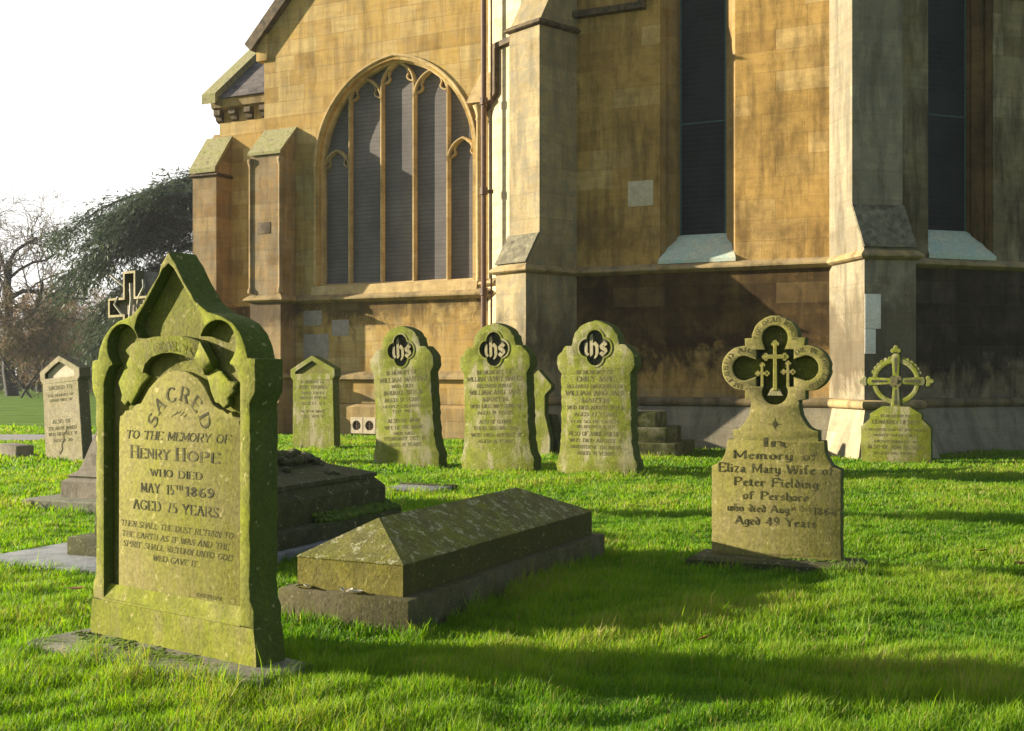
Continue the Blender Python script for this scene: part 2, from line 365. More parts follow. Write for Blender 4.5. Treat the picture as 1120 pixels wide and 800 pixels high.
M['tracery'] = church_mat('tracery_stone', [(.42, .3, .13), (.5, .38, .2)], streaks=.2, bw=3, rh=.6)
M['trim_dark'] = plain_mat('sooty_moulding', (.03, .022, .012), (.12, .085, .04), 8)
M['jamb'] = church_mat('jamb_stone', [(.24, .15, .05), (.34, .22, .08)], streaks=.4, bw=3, rh=.45, grey=.3)
M['jamb_dark'] = church_mat('jamb_stone_dark', [(.1, .06, .025), (.16, .1, .04)], streaks=.6, bw=3, rh=.45)
M['patch'] = plain_mat('new_pale_stone', (.38, .32, .22), (.5, .43, .31), 9)
M['patch_grey'] = plain_mat('grey_repair_stone', (.24, .21, .19), (.33, .29, .26), 6)
M['patch_white'] = plain_mat('white_repair_stone', (.6, .56, .5), (.72, .68, .6), 6)
M['lichen'] = plain_mat('mossy_weathering', (.12, .11, .055), (.28, .26, .13), 9, .95, .9, c3=(.13, .16, .03))
M['slate'] = church_mat('roof_slates', [(.07, .065, .07), (.12, .11, .115), (.16, .145, .14)], streaks=.2, bw=.26, rh=.15, mort=.7)
M['copper'] = plain_mat('copper_stained_sill', (.34, .47, .42), (.5, .48, .36), 3.2, .8, .2)
M['pipe'] = plain_mat('brown_iron', (.06, .03, .018), (.1, .055, .03), 12, .45, .1)
M['moss_bright'] = plain_mat('bright_moss', (.05, .085, .006), (.13, .2, .012), 30, .95, .6)
M['lich2'] = plain_mat('lichened_slope', (.05, .046, .03), (.13, .12, .08), 8, .95, .9, c3=(.22, .2, .13))
M['path'] = plain_mat('path_gravel', (.17, .16, .15), (.26, .25, .24), 14)
M['vine'] = plain_mat('carved_vine', (.3, .28, .22), (.42, .4, .33), 20)
M['bark'] = plain_mat('bark', (.014, .016, .017), (.04, .041, .038), 5, .95, .8, (3, 3, .5))
M['bark_far'] = plain_mat('far_twigs', (.16, .105, .06), (.26, .18, .10), 2, .95)
M['twig'] = plain_mat('twigs', (.13, .105, .085), (.22, .18, .145), 2, .95)
def leaf_mat(name, c1, c2, tr=.3):
    t = NT(name); g = t.n('ShaderNodeNewGeometry').outputs['Random Per Island']
    c = t.ramp(g, [(0, c1), (1, c2)]); t.done(c, .6)
    tl = t.n('ShaderNodeBsdfTranslucent', {'Color': c}); mx = t.n('ShaderNodeMixShader', {0: tr, 1: t.b.outputs[0], 2: tl.outputs[0]})
    t.l(mx.outputs[0], t.out.inputs[0]); return t.m
M['cedar'] = leaf_mat('cedar_needles', (.03, .055, .03), (.085, .12, .055), .3)
M['brownleaf'] = leaf_mat('russet_leaves', (.16, .085, .025), (.30, .18, .06), .4)
M['olive'] = leaf_mat('olive_leaves', (.05, .055, .02), (.12, .12, .045), .3)
M['deadleaf'] = plain_mat('dead_leaf', (.16, .055, .015), (.26, .12, .035), 30, .6)
M['paleleaf'] = plain_mat('pale_dry_leaf', (.38, .36, .3), (.55, .52, .46), 40, .7)
def grid_mat(name, c1, c2, line, rough, per=.085):
    """wire guard and leaded glass: fine horizontal bars over an uneven dark sheet"""
    t = NT(name); p = t.pos(); x = t.n('ShaderNodeSeparateXYZ', {'Vector': p})
    zz = t.math('ADD', x.outputs['Z'], t.math('MULTIPLY', t.noise(p, 3, 2), .03))
    fr = t.math('FRACT', t.math('DIVIDE', zz, per)); fx = t.math('FRACT', t.math('DIVIDE', x.outputs['X'], .055))
    lin = t.math('MAXIMUM', t.ramp(fr, [(.0, 1.0), (.22, 0.0)]), t.math('MULTIPLY', t.ramp(fx, [(.0, 1.0), (.3, 0.0)]), .35))
    col = t.mix(t.ramp(t.noise(p, 1.6, 5), [(.35, 0.0), (.65, 1.0)]), c1, c2)
    col = t.mix(lin, col, line)
    return t.done(col, rough, t.math('ADD', lin, t.noise(p, 9, 3)), .5, .006, .12)
M['mesh_lit'] = grid_mat('guarded_glass', (.10, .094, .094), (.145, .135, .132), (.065, .06, .062), .75)
M['glass'] = grid_mat('leaded_glass', (.008, .011, .014), (.018, .024, .028), (.026, .03, .032), .6)

# ------------------------------------------------------------------ camera, light, sky
H = 1.2
cam = bpy.data.cameras.new('camera'); co = link(bpy.data.objects.new('camera', cam))
cam.sensor_width = 36; cam.lens = 36*1250/1120; cam.shift_y = 10/1120; cam.clip_end = 2000; cam.clip_start = .05
co.location = (0, 0, H); co.rotation_euler = (pi/2, 0, 0); SC.camera = co
EL = 13.5; SDIR = Vector((-1, .17, 0)).normalized()*cos(R(EL))+Vector((0, 0, sin(R(EL))))
sun = bpy.data.lights.new('sun', 'SUN'); sun.energy = 5.0; sun.angle = R(.5); sun.color = (1, .87, .66)
so = link(bpy.data.objects.new('sun', sun)); so.rotation_euler = (-SDIR).to_track_quat('-Z', 'Y').to_euler(); so.location = (-20, 5, 12)
W = bpy.data.worlds.new('World'); SC.world = W; W.use_nodes = True
nt = W.node_tree; bg = nt.nodes['Background']; sky = nt.nodes.new('ShaderNodeTexSky'); sky.sky_type = 'NISHITA'
sky.sun_disc = False; sky.sun_elevation = R(EL); sky.sun_rotation = atan2(SDIR.x, SDIR.y); sky.dust_density = .8; sky.air_density = 1.0; sky.ozone_density = 1.0
tcw = nt.nodes.new('ShaderNodeTexCoord')
dw = nt.nodes.new('ShaderNodeVectorMath'); dw.operation = 'DOT_PRODUCT'; nt.links.new(tcw.outputs['Generated'], dw.inputs[0]); dw.inputs[1].default_value = Vector((-.75, .62, .2)).normalized()
rw = nt.nodes.new('ShaderNodeValToRGB'); nt.links.new(dw.outputs['Value'], rw.inputs[0])      # bright veil of thin cloud on the sun's side of the sky
rw.color_ramp.elements[0].position = .3; rw.color_ramp.elements[0].color = (.10, .10, .10, 1); rw.color_ramp.elements[1].position = .72; rw.color_ramp.elements[1].color = (.95, .95, .95, 1)
mw = nt.nodes.new('ShaderNodeMix'); mw.data_type = 'RGBA'; nt.links.new(rw.outputs[0], mw.inputs[0]); nt.links.new(sky.outputs[0], mw.inputs[6]); mw.inputs[7].default_value = (9.4, 9.3, 9.0, 1)
nt.links.new(mw.outputs[2], bg.inputs[0]); bg.inputs[1].default_value = .05
SC.view_settings.view_transform = 'Standard'; SC.view_settings.look = 'None'; SC.view_settings.exposure = 1.7; SC.view_settings.gamma = 1
SC.view_settings.use_curve_mapping = False
SC.cycles.max_bounces = 6


# ------------------------------------------------------------------ ground
def gz(x, y): return .014*sin(x*1.3+.4)*cos(y*.9)+.010*sin(x*2.9+y*2.1)
def ground():
    xs = sorted(set([-400, -200, -100, -60, -40]+[i*.5 for i in range(-60, 31)]+[20, 30, 60, 120, 250, 400]))
    ys = sorted(set([-60, -20, -5]+[i*.5 for i in range(0, 61)]+[34, 40, 50, 70, 100, 160, 250, 400]))
    v = [(x, y, gz(x, y)-.01 if -30 <= x <= 15 and 0 <= y <= 30 else -.01) for y in ys for x in xs]
    n = len(xs); f = [(j*n+i, j*n+i+1, (j+1)*n+i+1, (j+1)*n+i) for j in range(len(ys)-1) for i in range(n-1)]
    t = NT('turf'); p = t.pos(); a = t.noise(p, .9, 6, .65, .3); b = t.noise(p, 40, 4, .8)
    c = t.ramp(a, [(.3, (.05, .11, .006)), (.5, (.09, .18, .01)), (.7, (.15, .24, .02))])
    c = t.mix(1.0, c, t.ramp(b, [(.2, .4), (.8, 1.4)]), 'MULTIPLY')
    t.done(c, .9, t.math('ADD', b, t.noise(p, 9, 4)), .9, .05, .1)
    tag(pyobj('ground', v, f, t.m, smooth=True), kind='structure')
ground()
def sheet(name, pts, mat, z=.004):
    bm = bmesh.new(); bm.faces.new([bm.verts.new((x, y, z+.022)) for x, y in pts]); fixn(bm)
    return tag(obj(name, bm, mat, smooth=0), kind='structure')
sheet('path', [(-60, 15.5), (-60, 13.6), (-30, 17.6), (-9.0, 20.45), (-6.9, 20.9), (-6.7, 23.4), (-8.8, 22.9), (-30, 19.6)][:0] or [(-40, 20.6), (-9.4, 20.4), (-6.2, 20.6), (-6.6, 22.4), (-9.6, 22.5), (-40, 23.0)], M['path'])

# ------------------------------------------------------------------ church
church = thing('church', 'golden stone church with a traceried arched window, stepped buttresses and tall dark lancet windows', 'church', (0, 20, 0))
def part(name, bm, mat, fr, smooth=35, parent=None):
    """place a part given in a wall's own frame (origin x, origin y, turn)"""
    fixn(bm)
    o = obj(name, bm, mat, church, smooth)
    (ox, oy), th = fr
    o.location = (ox, oy-20, 0); o.rotation_euler = (0, 0, R(th))
    if parent:
        o.parent = parent; o.location = (0, 0, 0); o.rotation_euler = (0, 0, 0)
    return o
def rect(x0, x1, z0, z1): return [(x0, z0), (x1, z0), (x1, z1), (x0, z1)]
def string_prof(z, d=.13, h=.16):
    """weathered string course: sloped top, hollow below"""
    return [(.05, z+h*.75), (-.02, z+h*.72), (-d, z+h*.18), (-d, z+.0), (-d*.75, z-h*.12), (-d*.35, z-h*.3), (.05, z-h*.42)]
def roll_prof(z, y, r=.06): return [(y+r*1.2, z+r)]+[(y-r*sin(R(a)), z+r*cos(R(a))) for a in range(0, 181, 30)]+[(y+r*1.2, z-r)]

# --- gable wall with the five-light window
FA = ((-5.144, 23.73), -26.1)
CX, HW, SPR, RISE, SILL = 3.13, 1.77, 5.4, 1.97, 2.99
gab = [(0, -.3), (5.5, -.3), (5.5, 8.85), (3.1, 11.35), (0, 8.25)]
opening = pointed(CX, HW, SILL, SPR, RISE)
bm = bmesh.new(); slab(bm, [gab, opening], 0, .55); wallA = part('wall', bm, M['A'], FA)
# gable coping, roof behind
bm = bmesh.new()
sweep(bm, [(-.32, 8.0), (3.1, 11.53)], [(.10, -.16), (.10, .5), (-.12, .5), (-.12, -.16)])
sweep(bm, [(3.13, 11.53), (5.9, 8.65)], [(.10, -.16), (.10, .5), (-.12, .5), (-.12, -.16)])
part('coping', bm, M['trim_dark'], FA)
bm = bmesh.new(); box(bm, -.17, .12, -.06, .45, 7.7, 8.26, .03); part('kneeler', bm, M['A'], FA)
bm = bmesh.new()
poly_faces(bm, [[(0, y, 8.0), (3.1, y, 11.2), (5.9, y, 8.3), (5.9, y, 8.0)] for y in (.56, 14)]); part('roof', bm, M['slate'], FA)
# plinth of the gable wall
bm = bmesh.new()
extr_x(bm, [(.02, -.3), (-.16, -.3), (-.16, .56), (-.10, .62), (.02, .62)], .45, 5.45)
extr_x(bm, [(.02, .63), (-.07, .63), (-.07, 1.11), (.02, 1.11)], .45, 5.45)
part('plinth', bm, M['A'], FA)
bm = bmesh.new(); extr_x(bm, [(.02, 1.27), (-.05, 1.25), (-.16, 1.16), (-.17, 1.11), (-.10, 1.09), (.02, 1.08)], .45, 5.45); part('string_course', bm, M['trim'], FA)
bm = bmesh.new(); extr_x(bm, string_prof(2.7, .15, .17), .45, 5.45); part('string_course', bm, M['trim'], FA)
# window: sill, moulded arch, tracery, panes
bm = bmesh.new(); extr_x(bm, [(-.04, 2.80), (.0, 2.99), (.3, 3.06), (.3, 2.80)], CX-HW-.16, CX+HW+.1); sillA = part('sill', bm, M['tracery'], FA)
winA = None
bm = bmesh.new()
arch = opening[1:]+[opening[0]]                    # up right, over, down left
arch = [(CX+HW, SILL)]+opening[2:]+[(CX-HW, SILL)]
sweep(bm, arch, [(-.0, .10), (-.07, -.03), (-.105, -.03), (-.105, .02), (-.01, .3), (.03, .3), (.03, .14)])
winA = part('window', bm, M['tracery'], FA, 40)
def subA(name, bm, mat, smooth=40): return part(name, bm, mat, FA, smooth, winA)
mull = [CX-1.13, CX-.372, CX+.372, CX+1.13]
lights = [CX-HW]+mull+[CX+HW]
bar = [(-.031, .20), (-.013, .15), (.013, .15), (.031, .20), (.031, .31), (-.031, .31)]
def archz(x):                                        # underside of the main arch at x
    c = (RISE*RISE-HW*HW)/(2*HW); rad = HW+c; d = abs(x-CX)+c
    return SPR+sqrt(max(rad*rad-d*d, 0))
for m_ in mull:
    bm = bmesh.new(); sweep(bm, [(m_, SILL), (m_, min(archz(m_)-.02, 6.95 if abs(m_-CX) < .6 else 9))], bar); subA('mullion', bm, M['tracery'])
spring = [5.32, 6.62, 6.88, 6.62, 5.32]
for i in range(5):
    x0, x1 = lights[i], lights[i+1]; c = (x0+x1)/2; hw = (x1-x0)/2; zs = spring[i]; rise = hw*1.3
    o = pointed(c, hw, zs, zs, rise, 10)[2:]
    if i in (1, 3): o = [(x, min(z, archz(x)-.02)) for x, z in o]
    bm = bmesh.new(); sweep(bm, o, bar)
    for s in (-1, 1):                                # cusps
        cp = [(c+s*hw*.95, zs+rise*.22), (c+s*hw*.80, zs+rise*.18), (c+s*hw*.60, zs+rise*.26), (c+s*hw*.52, zs+rise*.36)]
        cp2 = [(c+s*hw*.52, zs+rise*.36), (c+s*hw*.62, zs+rise*.52), (c+s*hw*.48, zs+rise*.74), (c+s*hw*.1, zs+rise*.93)]
        if s > 0: cp.reverse(); cp2.reverse()
        sweep(bm, cp, [(-.013, .19), (.013, .19), (.013, .3), (-.013, .3)]); sweep(bm, cp2, [(-.010, .192), (.010, .192), (.010, .298), (-.010, .298)])
    subA('light_head', bm, M['tracery'])
    zt = 9
    pane = [(x0, SILL), (x1, SILL), (x1, min(archz(x1), 9) if i < 4 else SPR)]
    for k in range(9, -1, -1):
        x = x0+(x1-x0)*k/9; pane.append((x, max(archz(x), SPR-.02) if (i not in (0, 4) or abs(x-CX) < HW-.01) else SPR))
    bm = bmesh.new(); slab(bm, [[(x+(.0 if x > x0+.01 else .002), z) for x, z in pane]], .27, .285); subA('pane', bm, M['mesh_lit'], 0)
bm = bmesh.new()                                      # slim shaft with a capital at the right jamb
lathe(bm, [(.05, 2.95), (.05, 3.0), (.04, 3.05), (.04, 5.95), (.06, 5.98), (.045, 6.02), (.07, 6.14), (.11, 6.22), (.11, 6.27)], 5.08, -.1, 10)
part('shaft', bm, M['tracery'], FA)
bm = bmesh.new(); poly_faces(bm, [[(4.88, -.24, 6.27), (5.4, -.24, 6.27), (5.4, .02, 6.27), (4.88, .02, 6.27)], [(5.1, -.05, 6.85), (5.4, -.05, 6.85), (5.4, .02, 6.85), (5.1, .02, 6.85)]]); part('gablet', bm, M['tracery'], FA)
# grey repair stones, vents
for x0, x1, z0, z1, m in ((1.0, 1.62, 1.52, 2.02, 'patch_grey'), (1.7, 2.1, 1.98, 2.3, 'patch_grey'), (1.0, 1.45, 2.2, 2.5, 'patch_grey')):
    bm = bmesh.new(); box(bm, x0, x1, -.006, .02, z0, z1, .003); part('repair_stone', bm, M[m], FA)
for k in range(2):
    x = 2.42+k*.3; bm = bmesh.new()
    hole = arc(x, .2, .095, 0, 360, 24)[:-1]
    slab(bm, [rect(x-.145, x+.145, .04, .36), hole], -.2, -.14, .006); v_ = part('vent', bm, M['patch'], FA)
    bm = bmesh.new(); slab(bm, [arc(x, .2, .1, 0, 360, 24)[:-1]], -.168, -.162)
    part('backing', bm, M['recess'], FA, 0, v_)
    bm = bmesh.new()
    for s in range(3): box(bm, x-.1, x+.1, -.185, -.175, .125+s*.06, .14+s*.06)
    box(bm, x-.01, x+.01, -.19, -.18, .1, .3)
    part('grille', bm, M['pipe'], FA, 0, v_)

# --- buttress blocks: stage profile extruded across the width
def buttress(fr, w, prof, mat, name='buttress', xo=0):
    bm = bmesh.new(); extr_x(bm, prof, xo-w/2, xo+w/2); return part(name, bm, mat, fr)
def wrap_string(fr, w, p, z, mat, d=.1, h=.14, xo=0, root=.3):
    """string course that returns round the front and both sides of a buttress"""
    bm = bmesh.new(); x0, x1 = xo-w/2, xo+w/2; pr = string_prof(z, d, h); rings = []
    for (cx_, cy_, nx, ny) in ((x0, root, -1, 0), (x0, -p, -1, -1), (x1, -p, 1, -1), (x1, root, 1, 0)):
        rings.append([(cx_-y*nx, cy_-y*ny, zz) for y, zz in [( -(-q[0]), q[1]) for q in pr]])
    rings = [[(cx_+nx*(-y), cy_+ny*(-y), zz) for y, zz in pr] for (cx_, cy_, nx, ny) in ((x0, root, -1, 0), (x0, -p, -1, -1), (x1, -p, 1, -1), (x1, root, 1, 0))]
    rings = [[(cx_+nx*(-y), cy_-abs(ny)*(-y), zz) for y, zz in pr] for (cx_, cy_, nx, ny) in ((x0, root, -1, 0), (x0, -p, -1, 1), (x1, -p, 1, 1), (x1, root, 1, 0))]
    poly_faces(bm, rings); return part('string_course', bm, mat, fr)
# buttress at the gable's left corner
p = .5; w = .76
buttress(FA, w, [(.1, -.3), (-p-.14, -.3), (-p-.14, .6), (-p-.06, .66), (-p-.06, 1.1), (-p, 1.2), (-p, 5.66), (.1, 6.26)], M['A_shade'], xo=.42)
bm = bmesh.new(); extr_x(bm, [(-p-.05, 5.64), (-p-.05, 5.70), (.0, 6.27), (.0, 6.2)], .42-w/2-.03, .42+w/2+.03); part('weathering', bm, M['lichen'], FA)
wrap_string(FA, w, p, 2.7, M['trim'], .11, .14, .42); wrap_string(FA, w, p+.03, 1.14, M['trim'], .1, .12, .42)
for sx in (-1, 1):
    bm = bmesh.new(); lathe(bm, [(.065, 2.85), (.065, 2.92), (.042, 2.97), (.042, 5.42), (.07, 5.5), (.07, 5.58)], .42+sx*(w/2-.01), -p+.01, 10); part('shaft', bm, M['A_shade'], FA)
bm = bmesh.new(); box(bm, .22, .55, -p-.008, -p+.02, 4.05, 4.28, .004); part('repair_stone', bm, M['trim_dark'], FA)

# --- lower range set back to the left, with its own roof and buttress
FE = ((-6.53, 25.53), -26.1)
bm = bmesh.new(); box(bm, 0, 3.2, 0, 6, -.3, 7.2); part('wall', bm, M['A'], FE)
bm = bmesh.new(); extr_x(bm, [(.02, 7.06), (-.16, 7.12), (-.2, 7.3), (.02, 7.3)], -.1, 3.2); part('cornice', bm, M['trim'], FE)
for k in range(4):
    bm = bmesh.new(); extr_x(bm, [(.02, 6.8), (-.06, 6.85), (-.09, 6.93), (-.15, 6.96), (-.15, 7.07), (.02, 7.07)], -.05+k*.42, .12+k*.42); part('corbel', bm, M['trim_dark'], FE)
sl = tan41 = math.tan(R(41))
bm = bmesh.new(); poly_faces(bm, [[(x, -.25, 7.3), (x, 3.4, 7.3+3.65*sl), (x, 3.4, 7.22+3.65*sl), (x, -.18, 7.28)] for x in (-.16, 3.4)]); part('roof', bm, M['slate'], FE)
bm = bmesh.new(); poly_faces(bm, [[(x, -.34, 7.18), (x, -.34, 7.40), (x, 3.4, 7.42+3.72*sl), (x, 3.4, 7.16+3.65*sl)] for x in (-.22, .16)]); part('coping', bm, M['lichen'], FE)
p = .5; w = .66; xo = .0
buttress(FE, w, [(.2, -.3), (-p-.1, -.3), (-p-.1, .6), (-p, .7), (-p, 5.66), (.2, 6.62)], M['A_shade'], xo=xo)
bm = bmesh.new(); extr_x(bm, [(-p-.07, 5.62), (-p-.07, 5.72), (.0, 6.5), (.0, 6.38)], xo-w/2-.04, xo+w/2+.02); part('weathering', bm, M['lichen'], FE)
wrap_string(FE, w, p, 5.56, M['trim_dark'], .06, .08, xo); wrap_string(FE, w, p, 2.7, M['trim'], .1, .14, xo)

# --- polygonal apse: three wall faces C, B, D
FB = ((.8625, 19.38), -25); FD = ((5.25, 17.3), 18.6); FC = ((-.78, 21.95), -57.4)
def lancet_wall(fr, L, xc, half, mat, z_top=11.5, label=True, x0=-.1):
    ow = half+.22
    hole = pointed(xc, ow, 3.02, 9.2, 1.3)
    bm = bmesh.new(); slab(bm, [rect(x0, L, -.3, z_top), hole], 0, .5); part('wall', bm, mat, fr)
    path = [(xc+ow, 3.02)]+hole[2:]+[(xc-ow, 3.02)]
    bm = bmesh.new(); sweep(bm, path, [(-.002, .5), (-.002, .02), (.05, .06), (.075, .10), (.06, .14), (.10, .16), (.16, .22), (.20, .26), (.19, .30), (.23, .34), (.23, .5)])
    wn = part('window', bm, M['jamb'] if mat is M['B'] else M['jamb_dark'], fr, 50)
    bm = bmesh.new(); slab(bm, [pointed(xc, half+.02, 3.3, 9.2, 1.0)], .36, .375); part('pane', bm, M['glass'], fr, 0, wn)
    for s in (-1, 1):                                # greenish lead edging of the glass
        bm = bmesh.new(); box(bm, xc+s*(half-.02)-.02, xc+s*(half-.02)+.02, .345, .362, 3.45, 9.3); part('edging', bm, M['lead'], fr, 0, wn)
    bm = bmesh.new(); box(bm, xc-half, xc+half, .35, .3595, 5.32, 5.34); part('saddle_bar', bm, M['lead'], fr, 0, wn)
    # splayed sill of pale green-stained stone
    bm = bmesh.new()
    poly_faces(bm, [[(xc-ow-.02, -.05, 3.0), (xc+ow+.02, -.05, 3.0), (xc+ow+.02, -.05, 3.06), (xc-ow-.02, -.05, 3.06)],
                    [(xc-half-.06, .30, 3.1), (xc+half+.06, .30, 3.1), (xc+half+.06, .30, 3.46), (xc-half-.06, .30, 3.46)],
                    [(xc-half, .35, 3.1), (xc+half, .35, 3.1), (xc+half, .35, 3.50), (xc-half, .35, 3.50)]])
    part('sill', bm, M['copper'], fr, 0, wn)
    bm = bmesh.new(); extr_x(bm, string_prof(2.9, .13, .15), x0, L); part('string_course', bm, M['trim'], fr)
    bm = bmesh.new(); extr_x(bm, [(.02, -.3), (-.38, -.3), (-.36, .0), (-.12, .70), (.02, .70)], x0, L); part('plinth', bm, M['plinth'], fr)
    bm = bmesh.new(); extr_x(bm, roll_prof(.765, -.10, .075), x0, L); part('string_course', bm, M['trim_b'], fr)
    if label:                                        # label mould: level, then up beside the window
        for s in (-1, 1):
            xe = xc+s*(ow+.30); end = x0 if s < 0 else L
            pth = [(end, 7.26), (xe, 7.26), (xe, 9.3)]
            bm = bmesh.new(); sweep(bm, pth, [(-.05, -.10), (.05, -.10), (.07, .02), (-.07, .02)]); part('label_mould', bm, M['trim_dark'], fr)
M['lead'] = plain_mat('green_lead', (.03, .07, .07), (.06, .12, .11), 20)
M['plinth'] = church_mat('plinth_ashlar', [(.2, .18, .12), (.34, .29, .19), (.26, .23, .16), (.3, .24, .14)], streaks=.5, grime=(.05, .05, .025), grey=.5, bw=.9, rh=.36)
M['bp'] = church_mat('buttress_foot_ashlar', [(.3, .26, .16), (.42, .36, .24), (.35, .29, .18)], streaks=.4, grime=(.08, .07, .04), grey=.45, bw=.8, rh=.36)
M['trim_b'] = church_mat('apse_string_stone', [(.15, .11, .05), (.28, .21, .1)], streaks=.6, bw=1.2, rh=2, grey=.4)
M['D'] = church_mat('sooty_ashlar', [(.16, .12, .06), (.26, .2, .11), (.22, .18, .11), (.3, .25, .16)], crust=[(1.2, 2.93, .95, (.016, .012, .009)), (3.1, 4.2, .5, (.04, .03, .015)), (-.5, .7, .55, (.12, .12, .1))], streaks=.7, rh=.33, bw=.9)  # darker base tones than the neighbouring face; black crust below the ledge
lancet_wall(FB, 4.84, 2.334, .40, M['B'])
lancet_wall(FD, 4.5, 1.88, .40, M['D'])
bm = bmesh.new(); box(bm, -.3, 2.62, 0, .5, -.3, 11.5); part('wall', bm, M['C'], FC)
bm = bmesh.new(); extr_x(bm, string_prof(2.9, .12, .14), -.0, 2.6); part('string_course', bm, M['trim'], FC)
bm = bmesh.new(); extr_x(bm, [(.02, -.3), (-.35, -.3), (-.33, .0), (-.12, .70), (.02, .70)], -.0, 2.6); part('plinth', bm, M['C'], FC)
bm = bmesh.new(); sweep(bm, [(.3, 6.0), (.95, 6.42), (.95, 7.26), (2.5, 7.26)], [(-.05, -.10), (.05, -.10), (.06, .02), (-.06, .02)]); part('label_mould', bm, M['trim_dark'], FC)
bm = bmesh.new()                                      # apse roof
ap = [(-.78, 21.95), (.86, 19.38), (5.25, 17.3), (9.5, 18.75), (11.5, 22), (5.5, 27)]
vb = [bm.verts.new((x, y-20, 11.5)) for x, y in ap]; tip = bm.verts.new((5.4, 4, 15.3))
for i in range(6): bm.faces.new((vb[i], vb[(i+1) % 6], tip))
part('roof', bm, M['slate'], ((0, 20), 0))
# pale new block in the apse wall
bm = bmesh.new(); box(bm, 1.165, 1.6, -.007, .02, 3.97, 4.39, .003); part('repair_stone', bm, M['patch'], FB)

# --- buttresses of the apse
F1 = ((.8625, 19.571), -48.7); F2 = ((5.29, 17.40), 10)
def apse_buttress(fr, w, p_up, p_lo, z_w, mat, top=None):
    pr = [(.3, .6), (-p_lo, .6), (-p_lo, 2.99), (-p_up-.02, z_w), (-p_up, z_w+.05)]
    pr += [(-p_up, top[0]), (-top[1], top[0]+.5), (-top[1], 11.2), (.3, 11.2)] if top else [(-p_up, 11.2), (.3, 11.2)]
    b = buttress(fr, w, pr, mat)
    wrap_string(fr, w, p_lo, 2.9, M['trim'], .09, .13)
    bm = bmesh.new(); pl = p_lo+.05
    rp = roll_prof(.765, -.03, .07)
    rings = [[(x+sx*(-y), yy-sy*(-y), z) for y, z in rp] for x, yy, sx, sy in ((-w/2, .3, -1, 0), (-w/2, -pl+.02, -1, 1), (w/2, -pl+.02, 1, 1), (w/2, .3, 1, 0))]
    poly_faces(bm, rings); part('string_course', bm, M['trim'], fr)
    bm = bmesh.new()                                  # battered foot
    poly_faces(bm, [[(-hw_, .3, z), (-hw_, -pp, z), (hw_, -pp, z), (hw_, .3, z)] for hw_, pp, z in ((w/2+.26, p_lo+.30, -.3), (w/2+.23, p_lo+.27, .0), (w/2+.025, p_lo+.06, .69))])
    part('plinth', bm, M['bp'], fr)
    if top: wrap_string(fr, w, p_up, top[0]-.03, M['trim_dark'], .07, .1)
    return b
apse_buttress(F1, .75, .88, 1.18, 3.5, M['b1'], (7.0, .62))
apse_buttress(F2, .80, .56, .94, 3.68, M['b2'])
for x0, x1, z0, z1 in ((-.4, -.15, 1.86, 2.36), (-.4, -.23, 1.5, 1.855)):
    bm = bmesh.new(); box(bm, x0+.004, x1, -.948, -.92, z0, z1, .003); part('repair_stone', bm, M['patch_white'], F2)
bm = bmesh.new(); poly_faces(bm, [[(-.41, -.972+y_, 3.04+z_) for y_, z_ in ((0, 0), (.38, .66), (.42, .66), (.06, 0))], [(.41, -.972+y_, 3.04+z_) for y_, z_ in ((0, 0), (.38, .66), (.42, .66), (.06, 0))]]); part('weathering', bm, M['lich2'] if 'lich2' in M else M['b2'], F2)
bm = bmesh.new(); poly_faces(bm, [[(x, -1.205+y_, 3.03+z_) for y_, z_ in ((0, 0), (.295, .50), (.34, .50), (.05, 0))] for x in (-.382, .382)]); part('weathering', bm, M['lich2'], F1)
# --- rainwater pipe in the angle
bm = bmesh.new(); tube(bm, [(-.52, 1.02, -.1), (-.52, 1.02, 11)], .05, 10)
dp = part('downpipe', bm, M['pipe'], ((0, 20), 0))
for z in (2.65, 4.5, 6.15, 8.2):
    bm = bmesh.new(); lathe(bm, [(.05, z), (.075, z+.01), (.075, z+.14), (.05, z+.15)], -.52, 1.02, 10); box(bm, -.44, -.34, 1.0, 1.04, z+.03, z+.1, .005); part('bracket', bm, M['pipe'], ((0, 20), 0), 35, dp)
bm = bmesh.new(); tube(bm, [(-.38, 1.0, .0), (-.38, 1.0, 11)], .018, 6); part('cable_conduit', bm, M['pipe'], ((0, 20), 0))

# ------------------------------------------------------------------ gravestones
KEEP = []                                             # footprints the grass keeps clear of: x, y, turn, x0, x1, y0, y1
def clear(loc, a, x0, x1, y0, y1): KEEP.append((loc[0], loc[1], R(a), x0, x1, y0, y1))
def inset(o, d):
    cx = sum(p[0] for p in o)/len(o); cz = (min(p[1] for p in o)+max(p[1] for p in o))/2
    return [(cx+(x-cx)*(1-d), cz+(z-cz)*(1-d)) for x, z in o]

# --- the tall ogee-topped stone in the foreground
t = thing('headstone', 'tall green ogee-topped headstone in front with a carved ribbon scroll above its sunk inscription', 'headstone', (-1.903, 5.17, 0), 36)
clear((-1.903, 5.17), 36, -.04, 1.16, -.17, .17)
c = .548
outer = mirror([(c+.535, .191), (c+.537, .235), (c+.537, .26), (c+.513, .30), (c+.515, 1.085), (c+.545, 1.13), (c+.545, 1.262), (c+.502, 1.268)]+[(c+x, z) for x, z in
        ((.487, 1.318), (.455, 1.368), (.405, 1.411), (.345, 1.437), (.255, 1.460), (.175, 1.510), (.105, 1.590), (.045, 1.668), (.0, 1.722))], c)
